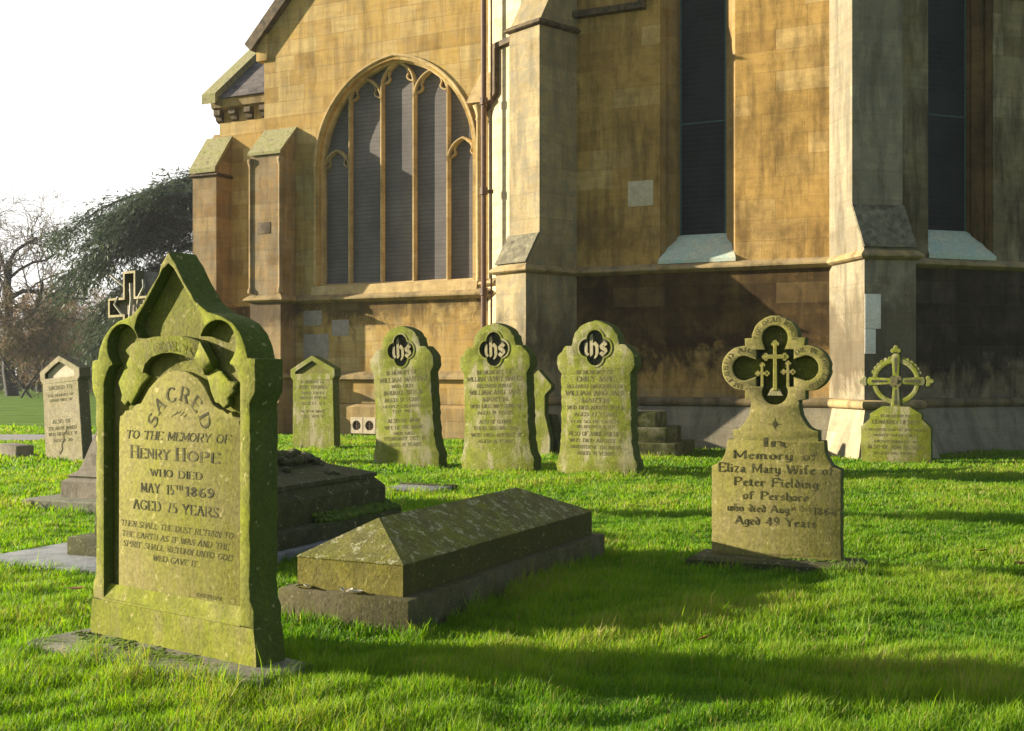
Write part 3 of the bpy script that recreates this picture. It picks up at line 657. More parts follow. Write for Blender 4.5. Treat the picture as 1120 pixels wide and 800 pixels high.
# opening of the frame: ogee foil, two round foils, shouldered sides
rt = [(c+.455, .205), (c+.455, 1.165)]+[(c+.455-.02*k, 1.165+.08*sin(k/3*pi/2)) for k in (1, 2)]+[(c+.392, 1.243)]
rt += [(c+.318+.112*cos(R(q)), 1.325+.098*sin(R(q))) for q in range(-48, 171, 16)]
rt += [(c+.205, 1.362), (c+.232, 1.405), (c+.215, 1.448), (c+.165, 1.500), (c+.095, 1.578), (c+.035, 1.650), (c+.0, 1.672)]
hole = mirror(rt, c)
bm = bmesh.new(); slab(bm, [rough(outer), hole], 0, .15, .006, 2)
frame = obj('frame', bm, M['algae'], t)
bm = bmesh.new(); slab(bm, [inset(outer, .03)], .056, .14)
obj('back', bm, M['carved'], t, 0)
bm = bmesh.new()                                      # plinth of the stone
slab(bm, [[(-.005, -.05), (1.105, -.05), (1.10, .1), (1.0845, .19), (.0115, .19), (-.005, .1)]], -.001, .151, .001)
obj('plinth', bm, M['algae'], t)
bm = bmesh.new(); extr_x(bm, [(-.003, .192), (.029, .262), (.057, .262), (.057, .192)], c-.457, c+.457)     # splay below the panel
fixn(bm); obj('splay', bm, M['algae'], t, 0)
bm = bmesh.new()                                      # raised panel with broken shoulders
pan = [(.158, .258), (.985, .258), (.985, .95), (.975, .985), (.965, 1.005), (.97, 1.022), (.925, 1.03), (.915, 1.05), (.89, 1.04), (.865, 1.055), (.835, 1.06), (.80, 1.078), (.787, 1.095), (.745, 1.152), (.70, 1.188), (.63, 1.212), (.565, 1.219),
       (.50, 1.209), (.435, 1.182), (.375, 1.140), (.318, 1.074), (.275, 1.068), (.255, 1.045), (.205, 1.040), (.188, 1.022), (.168, 1.015), (.162, .97)]
slab(bm, [pan], .030, .07, .006, 2); obj('panel', bm, M['panel'], t)
# carved ribbon scroll: main arch and two folded ends
def ribbon(bm, pts, d):
    """pts: (bottom xz, top xz, y); a curling strip with thickness d"""
    poly_faces(bm, [[(b[0], y, b[1]), (u[0], y-.012, u[1]), (u[0], y+d, u[1]), (b[0], y+d, b[1])] for b, u, y in pts]); fixn(bm)
bm = bmesh.new()
ribbon(bm, [((.342, 1.207), (.239, 1.306), .022), ((.375, 1.245), (.300, 1.335), .010), ((.43, 1.276), (.38, 1.352), .004), ((.50, 1.291), (.47, 1.362), .002), ((.56, 1.294), (.56, 1.365), .002),
            ((.62, 1.286), (.64, 1.362), .004), ((.67, 1.272), (.70, 1.352), .010), ((.70, 1.262), (.742, 1.338), .022)], .03)
scroll = obj('scroll', bm, M['algae'], t, 60)
bm = bmesh.new()
ribbon(bm, [((.690, 1.265), (.735, 1.340), .028), ((.712, 1.266), (.770, 1.330), .004), ((.742, 1.252), (.805, 1.300), -.004), ((.765, 1.226), (.826, 1.262), .004), ((.752, 1.198), (.815, 1.225), .030)], .03); obj('scroll_fold', bm, M['algae'], scroll, 60)
for o in ([(.236, 1.30), (.150, 1.165), (.190, 1.11), (.185, 1.085), (.222, 1.06), (.24, 1.085), (.262, 1.066), (.33, 1.155), (.376, 1.193), (.300, 1.245)],
          [(.745, 1.21), (.79, 1.13), (.825, 1.085), (.85, 1.082), (.88, 1.062), (.915, 1.08), (.905, 1.105), (.94, 1.13), (.93, 1.145), (.955, 1.172), (.90, 1.175), (.85, 1.215), (.80, 1.235)]):
    bm = bmesh.new(); slab(bm, [o], .026, .06, .008, 2)
    mx = sum(x for x, z in o)/len(o)
    for v in bm.verts: v.co.y += .09*(v.co.z-1.16)+ .6*(v.co.x-mx)**2    # hangs with a slight curl
    obj('scroll_end', bm, M['algae'], scroll, 60)
bm = bmesh.new()
text(bm, 'THE LORD AND YE THE', .036, -.009, arcs=(.555, 1.085, .222, 90), width=.36, nib=1.5, track=1.6)
obj('inscription', bm, M['letter_soft'], scroll, 0)
bm = bmesh.new(); Y0 = .029
text(bm, 'SACRED', .062, Y0, arcs=(.58, .93, .158, 90), width=.42, nib=1.9, thin=.45, track=3.2)
text(bm, 'TO THE MEMORY OF', .036, Y0, .562, .919, .69, nib=1.5, thin=.4, ital=.22)
text(bm, 'H', .055, Y0, .278, .834, .058, nib=2.0, thin=.4, track=0); text(bm, 'ENRY', .043, Y0, .42, .835, .205, nib=1.9, thin=.4, track=1.8)
text(bm, 'H', .055, Y0, .592, .834, .058, nib=2.0, thin=.4, track=0); text(bm, 'OPE', .043, Y0, .745, .835, .205, nib=1.9, thin=.4, track=1.8)
text(bm, 'WHO DIED', .031, Y0, .562, .761, .345, nib=1.7, thin=.4, track=1.8)
text(bm, 'MAY 15', .040, Y0, .435, .688, .225, nib=1.8, thin=.42, track=2.3); text(bm, 'TH', .019, Y0, .583, .711, .05, nib=2.2); text(bm, '1869', .040, Y0, .715, .688, .19, nib=1.8, thin=.42)
text(bm, 'AGED 75 YEARS.', .041, Y0, .563, .611, .585, nib=1.8, thin=.42, track=1.7)
for z_, s_, x0, x1 in ((.531, 'THEN SHALL THE DUST RETURN TO', .177, .953), (.484, 'THE EARTH AS IT WAS AND THE', .185, .925), (.441, 'SPIRIT SHALL RETURN UNTO GOD', .192, .948), (.395, 'WHO GAVE IT.', .412, .728)):
    text(bm, s_, .025, Y0, (x0+x1)/2-.012, z_, (x1-x0)*.965, nib=1.3, thin=.35, ital=.22)
for k in range(5): text(bm, 'I', .012+.004*(k % 2), Y0, .575+.02*(k-2), 1.033-.006*abs(k-2), ital=.6, width=.006, serif=False)
text(bm, 'IOSEPH.PR', .016, Y0, .78, .272, .16, nib=1.5)
obj('inscription', bm, M['letter'], t, 0)
bm = bmesh.new()
poly_faces(bm, [[(-.12, -.26, -.05), (1.05, -.22, -.05), (1.26, -.12, -.05), (1.24, .22, -.05), (-.10, .25, -.05)], [(-.11, -.25, .022), (1.04, -.21, .03), (1.24, -.11, .03), (1.22, .20, .03), (-.09, .24, .02)], [(-.09, -.22, .035), (1.03, -.18, .043), (1.21, -.09, .04), (1.19, .18, .04), (-.07, .21, .035)]]); fixn(bm)
obj('base_slab', bm, M['base'], t, 0)
random.seed(3)
for (mx, my, n) in ((.22, -.06, 150), (.70, -.08, 190)):
    bm = bmesh.new()
    for k in range(n):
        u = random.gauss(0, 1); s = random.uniform(.005, .014)
        bmesh.ops.create_icosphere(bm, subdivisions=1, radius=1, matrix=Matrix.Translation((mx+u*.11, my+random.gauss(0, .022)+.02*sin(u*3), .04)) @ Matrix.Rotation(random.uniform(0, 6), 4, 'Z') @ Matrix.Diagonal((s*1.7, s, s*.35, 1)))
    tag(obj('moss', bm, M['moss_bright'], t, 60), kind='stuff')

# --- three matching stones with a round head
def ihs_stone(loc, a, lean, zs, label, lines):
    t = thing('headstone', label, 'headstone', loc, a, (lean, 0), 'matching round-headed stones in a row')
    clear(loc, a, -.56, .56, -.03, .22)
    z = lambda v: v*zs
    out = mirror([(.53, -.1), (.53, .03), (.545, .14), (.505, .22), (.485, .32), (.472, .6), (.462, z(1.19)), (.50, z(1.245)), (.515, z(1.28)), (.515, z(1.40)), (.40, z(1.525)), (.318, z(1.53))]+
                 [(.318*cos(R(q)), z(1.515)+.30*sin(R(q))) for q in range(8, 91, 8)]+[(0, z(1.515)+.30)])
    qz = z(1.492); hole = foil(0, qz, [(0, .105, .105), (90, .105, .105), (180, .105, .105), (270, .105, .105)])
    bm = bmesh.new(); slab(bm, [rough(out, .04, .004, .10), hole], 0, .19, .012, 2); obj('slab', bm, M['algae_bright'], t)
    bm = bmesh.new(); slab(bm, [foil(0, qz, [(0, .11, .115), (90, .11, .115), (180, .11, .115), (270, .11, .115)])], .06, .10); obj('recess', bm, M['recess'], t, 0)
    rim = foil(0, qz, [(q, .105, .118) for q in (0, 90, 180, 270)])
    bm = bmesh.new(); sweep(bm, rim, [(-.011, -.008), (.011, -.008), (.011, .006), (-.011, .006)], True); obj('moulding', bm, M['algae_bright'], t, 60)
    bm = bmesh.new(); text(bm, 'ihs', .235, .018, 0, qz-.085, .30, nib=2.0, thin=.8, ang=38, thick=.045, serif=False, track=.7); obj('monogram', bm, M['pale_grave'], t, 0)
    bm = bmesh.new()
    for zz, h, w, s in lines: text(bm, s, h, -.0015, 0, z(zz), w, nib=1.9, thin=.6)
    obj('inscription', bm, M['letter_soft'], t, 0)
    return t
ihs_stone((-1.85+.45, 15.36-.29, 0), 31, -3.2, 1.02, 'round-headed headstone with a quatrefoil, nearest to the drain vents in the church wall', [
    (1.185, .05, .50, 'IN MEMORY OF'), (1.085, .062, .74, 'WILLIAM MARTIN'), (1.01, .042, .34, 'WHO DIED'), (.92, .056, .64, 'JANUARY 30TH 18'), (.83, .052, .60, 'AGED 51 YEARS'),
    (.755, .034, .66, 'DEEPLY LAMENTED'), (.69, .034, .36, 'THY WILL'), (.56, .05, .52, 'ALSO OF JANE'), (.475, .046, .64, 'WIFE OF THE ABOVE'), (.40, .036, .34, 'WHO DIED'), (.33, .046, .66, 'FEBRUARY 21ST 18'), (.25, .046, .52, 'AGED 72 YEARS')])
ihs_stone((-.62+.43, 14.56-.28, 0), 31, -1.6, 1.02, 'round-headed headstone with a quatrefoil, in the middle beside the rainwater pipe', [
    (1.185, .05, .52, 'IN MEMORY OF'), (1.10, .056, .82, 'WILLIAM HENRY MARTIN'), (1.02, .044, .52, 'BELOVED SON OF'), (.935, .054, .76, 'WILLIAM AND JANE'), (.85, .052, .36, 'MARTIN'), (.77, .044, .74, 'WHO DIED MAY 22ND 18'), (.69, .044, .52, 'AGED 19 YEARS'),
    (.58, .044, .48, 'ALSO OF GEORGE'), (.50, .044, .66, 'THEIR SECOND SON'), (.42, .04, .74, 'WHO DIED AUGUST 18'), (.34, .044, .52, 'AGED 16 YEARS')])
ihs_stone((.58+.42, 13.90-.26, 0), 31, -.4, 1.02, 'round-headed headstone with a quatrefoil, in front of the dark apse wall and mossy steps', [
    (1.185, .045, .50, 'IN MEMORY OF'), (1.10, .056, .50, 'EMILY JANE'), (1.02, .042, .76, 'BELOVED DAUGHTER OF'), (.935, .054, .80, 'WILLIAM AND JANE'), (.85, .052, .36, 'MARTIN'), (.77, .044, .76, 'WHO DIED AUGUST 7TH 18'), (.69, .044, .56, 'AGED 27 YEARS'),
    (.61, .034, .66, 'FOR SO HE GIVETH'), (.55, .034, .5, 'HIS BELOVED SLEEP'), (.46, .05, .72, 'ALSO OF ANNE PHILLIPS'), (.385, .04, .70, 'WHO DIED AUGUST 18'), (.31, .04, .68, 'DAUGHTER OF THE ABOVE'), (.235, .042, .5, 'AGED 31 YEARS')])

# --- stone with a pierced quatrefoil head and three crosses
loc = (1.645, 7.15, 0); zq = 1.255
t = thing('headstone', 'headstone with four-lobed head holding three small crosses, standing alone on the right', 'headstone', loc, 24); t.scale = (.945,)*3; t.location.z = .055
clear(loc, 20, -.50, .52, -.17, .17)
half = [(.425, .0), (.425, .595)]+[(.425-.105*sin(R(q)), .60+.165*(1-cos(R(q)))) for q in range(15, 91, 15)]
half += [(.318, .778), (.282, .778), (.282, .842)]+[(.282-.125*sin(R(q)), .842+.20*(1-cos(R(q)))) for q in range(15, 91, 15)]
half += [(.200, 1.048), (.200, 1.105)]+[(.205+.152*cos(R(q)), zq+.15*sin(R(q))) for q in range(-88, 89, 11)]+[(.200, 1.405), (.200, 1.455), (.152, 1.458)]
half += [(.155*cos(R(q)), 1.452+.152*sin(R(q))) for q in range(8, 91, 8)]+[(0, 1.604)]
hole = foil(0, zq, [(0, .200, .082), (90, .198, .084), (180, .200, .082), (270, .158, .084)], .122, 160)
bm = bmesh.new(); slab(bm, [rough(mirror(half), .03, .0012, .03), hole], 0, .13, .006, 2); obj('slab', bm, M['fielding'], t)
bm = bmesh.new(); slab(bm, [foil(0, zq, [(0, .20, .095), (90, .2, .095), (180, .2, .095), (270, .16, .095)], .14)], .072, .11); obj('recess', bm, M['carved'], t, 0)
for sx in (-1, 1):                                    # dark blocks between the lobes; shade of square sinkings put into colour
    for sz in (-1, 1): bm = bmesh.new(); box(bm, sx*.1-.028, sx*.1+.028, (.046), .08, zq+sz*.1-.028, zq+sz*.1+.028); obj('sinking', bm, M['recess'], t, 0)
def budded_cross(bm, x, z0, z1, arm, za, r, y0, y1):
    slab(bm, [[(x-r*.55, z0), (x+r*.55, z0), (x+r*.5, za-r*.6), (x+arm, za-r*.5), (x+arm, za+r*.5), (x+r*.5, za+r*.6), (x+r*.45, z1), (x-r*.45, z1), (x-r*.5, za+r*.6), (x-arm, za+r*.5), (x-arm, za-r*.5), (x-r*.5, za-r*.6)]], y0, y1, .003)
    for px, pz in ((x-arm, za), (x+arm, za), (x, z1)):
        for q in range(3):
            d = atan2(pz-za, px-x)+R(90*(q-1)); slab(bm, [arc(px+r*.5*cos(d), pz+r*.5*sin(d), r*.55, 0, 360, 10)[:-1]], y0+.002+.001*q, y1-.001*q)
for (x, z0, z1, arm, za, r) in ((0, zq-.15, zq+.16, .062, zq+.075, .026), (-.085, zq-.13, zq+.02, .03, zq-.035, .019), (.085, zq-.13, zq+.03, .03, zq-.025, .019)):
    bm = bmesh.new(); budded_cross(bm, x, z0, z1, arm, za, r, .004, .05); obj('cross', bm, M['fielding'], t, 40)
bm = bmesh.new(); slab(bm, [[(-.055, zq-.185), (.055, zq-.185), (.03, zq-.14), (0, zq-.12), (-.03, zq-.14)]], .01, .062, .004); obj('mound', bm, M['pale_grave'], t)
bm = bmesh.new(); yb = -.0012; bl = dict(nib=1.5, thin=.4, ang=38, serif=False, track=.9)
for z_, h, w, s in ((.735, .058, .16, 'In'), (.652, .052, .56, 'Memory of'), (.560, .058, 1.0*.76, 'Eliza Mary Wife of'), (.470, .055, .55, 'Peter Fielding'), (.382, .052, .43, 'of Pershore'), (.298, .05, .41, 'who died Aug'), (.212, .055, .53, 'Aged 49 Years')):
    text(bm, s, h, yb, -.115 if s.startswith('who') else 0, z_, w, **bl)
text(bm, 'st 2nd', .03, yb, .165, .318, .13, **bl); text(bm, '1868', .045, yb, .315, .300, .16, nib=1.7)
for q in range(8):                                     # small cut star
    d = R(45*q); l_ = .045 if q % 2 == 0 else .028
    f = [bm.verts.new((x, -.001-.0001*q, z)) for x, z in ((.008*cos(d+1.57), .885+.008*sin(d+1.57)), (.008*cos(d-1.57), .885+.008*sin(d-1.57)), (l_*cos(d), .885+l_*sin(d)))]; bm.faces.new(f)
tr = dict(nib=1.6, thin=.5, track=1.8)
text(bm, 'BLESSED ARE', .03, yb, arcs=(-.205, zq, .108, 158), width=.40, **tr)
text(bm, 'THE DEAD WHICH', .03, yb, arcs=(0, 1.452, .110, 90), width=.36, **tr)
text(bm, 'DIE IN THE LORD', .03, yb, arcs=(.205, zq, .108, 22), width=.40, **tr)
obj('inscription', bm, M['letter'], t, 0)
bm = bmesh.new(); poly_faces(bm, [[(-.55, -.21, -.12), (.58, -.2, -.12), (.57, .2, -.12), (-.54, .2, -.12)], [(-.55, -.21, .035-.05), (.58, -.2, .035-.05), (.57, .2, .035-.05), (-.54, .2, .035-.05)], [(-.52, -.18, .055-.052), (.55, -.17, .055-.052), (.54, .18, .055-.052), (-.51, .18, .055-.052)]]); fixn(bm)
obj('base_slab', bm, M['tomb_dark'], t, 0)
bm = bmesh.new()
for k in range(40):
    s = random.uniform(.008, .02); bmesh.ops.create_icosphere(bm, subdivisions=1, radius=1, matrix=Matrix.Translation((random.uniform(.05, .5), random.gauss(-.03, .03), .005)) @ Matrix.Diagonal((s*1.6, s, s*.4, 1)))
tag(obj('moss', bm, M['moss'], t, 60), kind='stuff')

# --- low stone crowned by a wheel cross
loc = (4.78+.44, 15.70-.15, 0)
t = thing('headstone', 'low shouldered headstone topped by an open wheel cross, by the bright buttress', 'headstone', loc, 27); t.scale = (.945,)*3
clear(loc, 20, -.5, .5, -.03, .2)
bm = bmesh.new(); slab(bm, [mirror([(.485, -.1), (.485, .515), (.36, .635), (.362, .70), (.335, .72), (.19, .812), (.0, .815)])], 0, .16, .01, 2); obj('slab', bm, M['algae_bright'], t)
zc = 1.175
bm = bmesh.new(); slab(bm, [arc(0, zc, .335, 0, 360, 48)[:-1], arc(0, zc, .262, 0, 360, 40)[:-1]], .035, .125, .01, 2); ring = obj('ring', bm, M['algae_bright'], t)
for k in range(14):
    q = R(20+k*10.5+ (0 if k < 7 else 0)); bm = bmesh.new()
    if abs(math.degrees(q)-90) < 9: bm.free(); continue
    slab(bm, [arc(.338*cos(q), zc+.338*sin(q), .033, 0, 360, 12)[:-1]], .045, .115, .008); obj('bead', bm, M['algae_bright'], ring)
bm = bmesh.new()
armp = []
for q in range(4):
    d = R(90*q); ex = lambda u, v: (u*cos(d)-v*sin(d), zc+u*sin(d)+v*cos(d))
    armp += [ex(.075, -.045), ex(.37, -.062), ex(.40, -.03), ex(.40, .03), ex(.37, .062), ex(.075, .045)]
slab(bm, [armp], .02, .14, .01, 2); cross = obj('cross', bm, M['algae_bright'], t)
for q in range(4):
    d = R(90*q); bm = bmesh.new()
    o = [(.12, -.012), (.33, -.022), (.345, 0), (.33, .022), (.12, .012)]
    f = [bm.verts.new((u*cos(d)-v*sin(d), .0185, zc+u*sin(d)+v*cos(d))) for u, v in o]; bm.faces.new(f); obj('groove', bm, M['recess'], cross, 0)  # flat dark face on the arm, a groove's shade put into colour
bm = bmesh.new(); slab(bm, [foil(0, zc, [(45+90*q, .05, .045) for q in range(4)], .05)], .012, .03, .003); slab(bm, [arc(0, zc, .03, 0, 360, 12)[:-1]], .0, .013); obj('boss', bm, M['letter_soft'], cross)
for q in (0, 90, 180):
    d = R(q); bm = bmesh.new()
    slab(bm, [foil(.44*cos(d), zc+.44*sin(d), [(q-90, .04, .036), (q, .045, .036), (q+90, .04, .036)], .03)], .025, .135, .01); obj('finial', bm, M['algae_bright'], cross)
bm = bmesh.new(); slab(bm, [[(-.08, .79), (.08, .79), (.06, .88), (.045, 1.1), (-.045, 1.1), (-.06, .88)]], .023, .137, .008); obj('stem', bm, M['algae_bright'], cross)
bm = bmesh.new()
for z_, h, w, s in ((.66, .035, .42, 'IN MEMORY OF'), (.56, .055, .66, 'EDWARD HENRY'), (.46, .035, .76, 'BELOVED SON OF JOHN AND'), (.38, .035, .6, 'MARY WHO DIED'), (.29, .035, .6, 'NOVEMBER 18'), (.20, .05, .78, 'ALSO OF ANN HIS WIFE'), (.12, .035, .6, 'AGED 68 YEARS')):
    text(bm, s, h, -.0015, 0, z_, w, nib=1.7)
obj('inscription', bm, M['letter_soft'], t, 0)

# --- two gabled stones
def gabled(loc, a, lean, hw, ze0, ze1, apex, thick, mat, label, recess, lines, block):
    t = thing('headstone', label, 'headstone', loc, a, (lean, 0)); clear(loc, a, -hw, hw, -.03, thick+.03)
    ew = hw+.045
    bm = bmesh.new(); slab(bm, [[(-hw-.02, -.1), (hw+.02, -.1), (hw, ze0-.05), (-hw, ze0-.05)]], .006, thick-.004, .008); obj('slab', bm, mat, t)
    out = mirror([(hw-.01, ze0-.06), (ew, ze0), (ew, ze1), (.0, apex)])
    out = [(-hw+.01, ze0-.06)]+[(hw-.01, ze0-.06), (ew, ze0), (ew, ze1), (0, apex), (-ew, ze1), (-ew, ze0)]
    bm = bmesh.new(); slab(bm, [out, recess], 0, thick+.0, .008); obj('gable', bm, mat, t)
    bm = bmesh.new(); slab(bm, [inset(recess, -.06)], .05, .09); obj('recess', bm, block, t, 0)
    bm = bmesh.new()
    for z_, h, w, s in lines: text(bm, s, h, .0045, 0, z_, w, nib=1.9)
    obj('inscription', bm, M['letter_soft'], t, 0)
    return t
gabled((-3.71+.45, 18.99-.27, 0), 31, -.8, .43, 1.17, 1.29, 1.515, .17, M['algae_bright'], 'gabled green headstone with a small triangular sinking, nearest to the corner buttress',
       [(-.36, 1.215), (.36, 1.215), (.36, 1.25), (0, 1.425), (-.36, 1.25)], [(1.06, .045, .5, 'IN MEMORY OF'), (.97, .055, .6, 'JOHN THOMAS'), (.88, .04, .46, 'WHO DIED'), (.80, .045, .56, 'MARCH 4TH 18'), (.71, .045, .5, 'AGED 63'), (.58, .04, .5, 'ALSO OF MARY'), (.5, .04, .5, 'HIS WIFE')], M['patch_red'] if 'patch_red' in M else M['carved'])
ts = gabled((-6.70+.40, 16.30-.24, 0), 31, -4.5, .385, 1.15, 1.27, 1.475, .19, M['pale_grave'], 'pale leaning gabled headstone with a crack, out by the path on the left',
       [(-.31, 1.165), (.31, 1.165), (.31, 1.235), (.13, 1.33), (0, 1.385), (-.13, 1.33), (-.31, 1.235)], [(1.0, .05, .5, 'SACRED TO'), (.90, .036, .56, 'THE MEMORY OF'), (.83, .036, .5, 'SARAH WIFE OF'), (.52, .055, .4, 'ALSO OF'), (.43, .045, .6, 'THE ABOVE NAMED'), (.35, .045, .6, 'WHO DIED JULY 18'), (.26, .04, .4, 'AGED 70')], M['patch'])
bm = bmesh.new()
ck = [(.10, .47), (.085, .40), (.02, .36), (.03, .28), (-.03, .22), (-.02, .15), (-.08, .09)]
for (a_, b_) in zip(ck, ck[1:]):
    d = Vector((b_[0]-a_[0], b_[1]-a_[1])).normalized(); n_ = Vector((-d.y, d.x))*.010
    bm.faces.new([bm.verts.new((x, .0035-.0002*ck.index(a_), z)) for x, z in ((a_[0]+n_.x, a_[1]+n_.y), (b_[0]+n_.x, b_[1]+n_.y), (b_[0]-n_.x, b_[1]-n_.y), (a_[0]-n_.x, a_[1]-n_.y))])
obj('crack', bm, M['letter'], ts, 0)
t = thing('stone_block', 'small rough grey stone block in the grass left of the leaning pale headstone', 'stone block', (-7.25, 16.55, 0), 31); clear((-7.25, 16.55), 31, -.2, .22, -.1, .2)
t.rotation_euler.y = R(3)
bm = bmesh.new(); box(bm, -.20, .24, -.10, .2, -.06, .19, .02); obj('block', bm, M['grey_ped'], t)
bm = bmesh.new(); box(bm, -.26, .3, -.14, .25, -.06, .05, .015); obj('footing', bm, M['grey_ped'], t)

# --- coped tomb in the middle
loc = (-1.155, 5.64, 0)
t = thing('coped_tomb', 'low coffin-shaped tomb with a lichen-spotted hipped stone lid on a plain plinth', 'tomb', loc, 26)
clear(loc, 26, -.02, .77, -.02, 2.52)
bm = bmesh.new(); box(bm, 0, .75, 0, 2.5, -.08, .148, .008); obj('plinth', bm, M['tomb'], t)
x0, x1, y0, y1 = .07, .68, .065, 2.44
bm = bmesh.new()
poly_faces(bm, [[(x0, y0, z), (x1, y0, z), (x1, y1, z), (x0, y1, z)] for z in (.149, .296)]); fixn(bm); obj('block', bm, M['tomb_block'], t, 0)
bm = bmesh.new(); e = .004
b4 = [bm.verts.new(p) for p in ((x0-e, y0-e, .297), (x1+e, y0-e, .297), (x1+e, y1+e, .297), (x0-e, y1+e, .297))]
b5 = [bm.verts.new(p) for p in ((x0-e, y0-e, .303), (x1+e, y0-e, .303), (x1+e, y1+e, .303), (x0-e, y1+e, .303))]
r1 = bm.verts.new((.375, .33, .478)); r2 = bm.verts.new((.375, 1.93, .488))
for i in range(4): bm.faces.new((b4[i], b4[(i+1) % 4], b5[(i+1) % 4], b5[i]))
bm.faces.new(b4[::-1]); bm.faces.new((b5[0], b5[1], r1)); bm.faces.new((b5[1], b5[2], r2, r1)); bm.faces.new((b5[2], b5[3], r2)); bm.faces.new((b5[3], b5[0], r1, r2))
fixn(bm); obj('lid', bm, M['tomb_roof'], t, 0)

# --- big stepped tomb behind the front stone, carved foliage along its ridge
loc = (-2.888, 7.41, 0)
t = thing('stepped_tomb', 'dark mossy stepped tomb with carved foliage on its ridge, half hidden behind the front headstone', 'tomb', loc, 24)
clear(loc, 24, -.45, 1.2, -.35, 2.35)
bm = bmesh.new(); box(bm, -.42, 1.25, -.38, 2.36, -.06, .034, .01); obj('base_slab', bm, M['ledger'], t)
bm = bmesh.new(); box(bm, 0, 1.18, 0, 2.31, .03, .15, .012); obj('step', bm, M['grey_ped2'] if 'grey_ped2' in M else M['tomb_dark'], t)
bm = bmesh.new(); box(bm, .12, 1.06, .12, 2.26, .14, .325, .008); obj('chest', bm, M['tomb_dark'], t)
bm = bmesh.new()
poly_faces(bm, [[(a_, a_, z), (1.18-a_, a_, z), (1.18-a_, 2.38-a_, z), (a_, 2.38-a_, z)] for a_, z in ((.12, .326), (.19, .40))]); fixn(bm); obj('cornice', bm, M['tomb_dark'], t, 0)
bm = bmesh.new(); e = .17
b5 = [bm.verts.new(p) for p in ((e, e, .401), (1.18-e, e, .401), (1.18-e, 2.38-e, .401), (e, 2.38-e, .401))]
b6 = [bm.verts.new(p) for p in ((e, e, .43), (1.18-e, e, .43), (1.18-e, 2.38-e, .43), (e, 2.38-e, .43))]
r1 = bm.verts.new((.59, .5, .56)); r2 = bm.verts.new((.59, 1.75, .56))
for i in range(4): bm.faces.new((b5[i], b5[(i+1) % 4], b6[(i+1) % 4], b6[i]))
bm.faces.new((b6[0], b6[1], r1)); bm.faces.new((b6[1], b6[2], r2, r1)); bm.faces.new((b6[2], b6[3], r2)); bm.faces.new((b6[3], b6[0], r1, r2)); bm.faces.new(b5[::-1])
fixn(bm); lid = obj('lid', bm, M['tomb_dark'], t, 0)
random.seed(11); bm = bmesh.new()
for k in range(150):                                   # overlapping leaf lobes
    v = random.random(); y = .62+v*1.5; sx = random.gauss(0, .11); z = .61-abs(sx)*.5-max(0, y-1.75)*.38
    mt = Matrix.Translation((.59+sx, y, z)) @ Matrix.Rotation(random.uniform(0, 6.3), 4, 'Z') @ Matrix.Rotation(random.uniform(-.6, .6), 4, 'X') @ Matrix.Diagonal((random.uniform(.045, .085), random.uniform(.025, .05), random.uniform(.022, .045), 1))
    bmesh.ops.create_icosphere(bm, subdivisions=1, radius=1, matrix=mt)
obj('carved_foliage', bm, M['foliage_stone'] if 'zz' in M else M['tomb_dark'], lid, 60)
bm = bmesh.new()
for k in range(420):                                   # cushion of moss on the step
    y = 1.25+random.random()**.8*1.04; x = random.uniform(1.055, 1.165); s = random.uniform(.015, .035)
    bmesh.ops.create_icosphere(bm, subdivisions=1, radius=1, matrix=Matrix.Translation((x, y, .158+.05*max(0, 1-(x-1.05)/.11)*random.random())) @ Matrix.Diagonal((s, s*1.2, s*.8, 1)))
tag(obj('moss', bm, M['moss'], t, 60), kind='stuff')

# --- cross monument behind the front stone
loc = (-3.54, 10.28, 0)
t = thing('cross_monument', 'stone cross on a tapering lettered pedestal and slab, behind the front headstone', 'monument', loc, 24)
clear(loc, 24, -1.0, 1.0, -.3, 1.4)
def sq(bm, lv, cy=.5): poly_faces(bm, [[(-h, cy-h*d, z), (h, cy-h*d, z), (h, cy+h*d, z), (-h, cy+h*d, z)] for h, d, z in lv]); fixn(bm)
bm = bmesh.new(); sq(bm, [(.90, .85, -.05), (.90, .85, .06), (.87, .85, .075)]); obj('base_slab', bm, M['base'], t, 0)
bm = bmesh.new(); sq(bm, [(.66, .8, .07), (.66, .8, .22), (.60, .8, .25), (.62, .8, .27), (.55, .8, .31)]); obj('moulded_base', bm, M['grey_ped'], t, 0)
bm = bmesh.new(); sq(bm, [(.55, .8, .305), (.52, .8, .36), (.38, .8, .80), (.40, .8, .82), (.40, .8, .85), (.30, .8, .90)]); ped = obj('pedestal', bm, M['grey_ped'], t, 0)
bm = bmesh.new()
for k, (z_, w, s) in enumerate(((.68, .44, 'IN MEMORY'), (.60, .5, 'OF ELIZABETH'), (.52, .6, 'BELOVED WIFE OF'), (.43, .66, 'WHO FELL ASLEEP'))):
    sub = bmesh.new(); text(sub, s, .05, 0, 0, 0, w, nib=1.8)
    hh = .52-(z_-.36)*.318
    for v in sub.verts: v.co = Vector((v.co.x, .5-(.52-(z_+v.co.z-.36)*.318)*.8-.004+v.co.y, z_+v.co.z))
    me = bpy.data.meshes.new('t'); sub.to_mesh(me); sub.free(); bm.from_mesh(me); bpy.data.meshes.remove(me)
obj('inscription', bm, M['letter_soft'], ped, 0)
cr = [(-.10, .9), (.10, .9), (.085, 1.74), (.30, 1.74), (.30, 1.92), (.085, 1.92), (.085, 2.16), (-.085, 2.16), (-.085, 1.92), (-.30, 1.92), (-.30, 1.74), (-.085, 1.74)]
bm = bmesh.new(); slab(bm, [[(x, z) for x, z in cr]], .38, .40); slab(bm, [[(x*.94, z) for x, z in cr]], .401, .57); xr = obj('cross', bm, M['grey_ped'], t, 0)
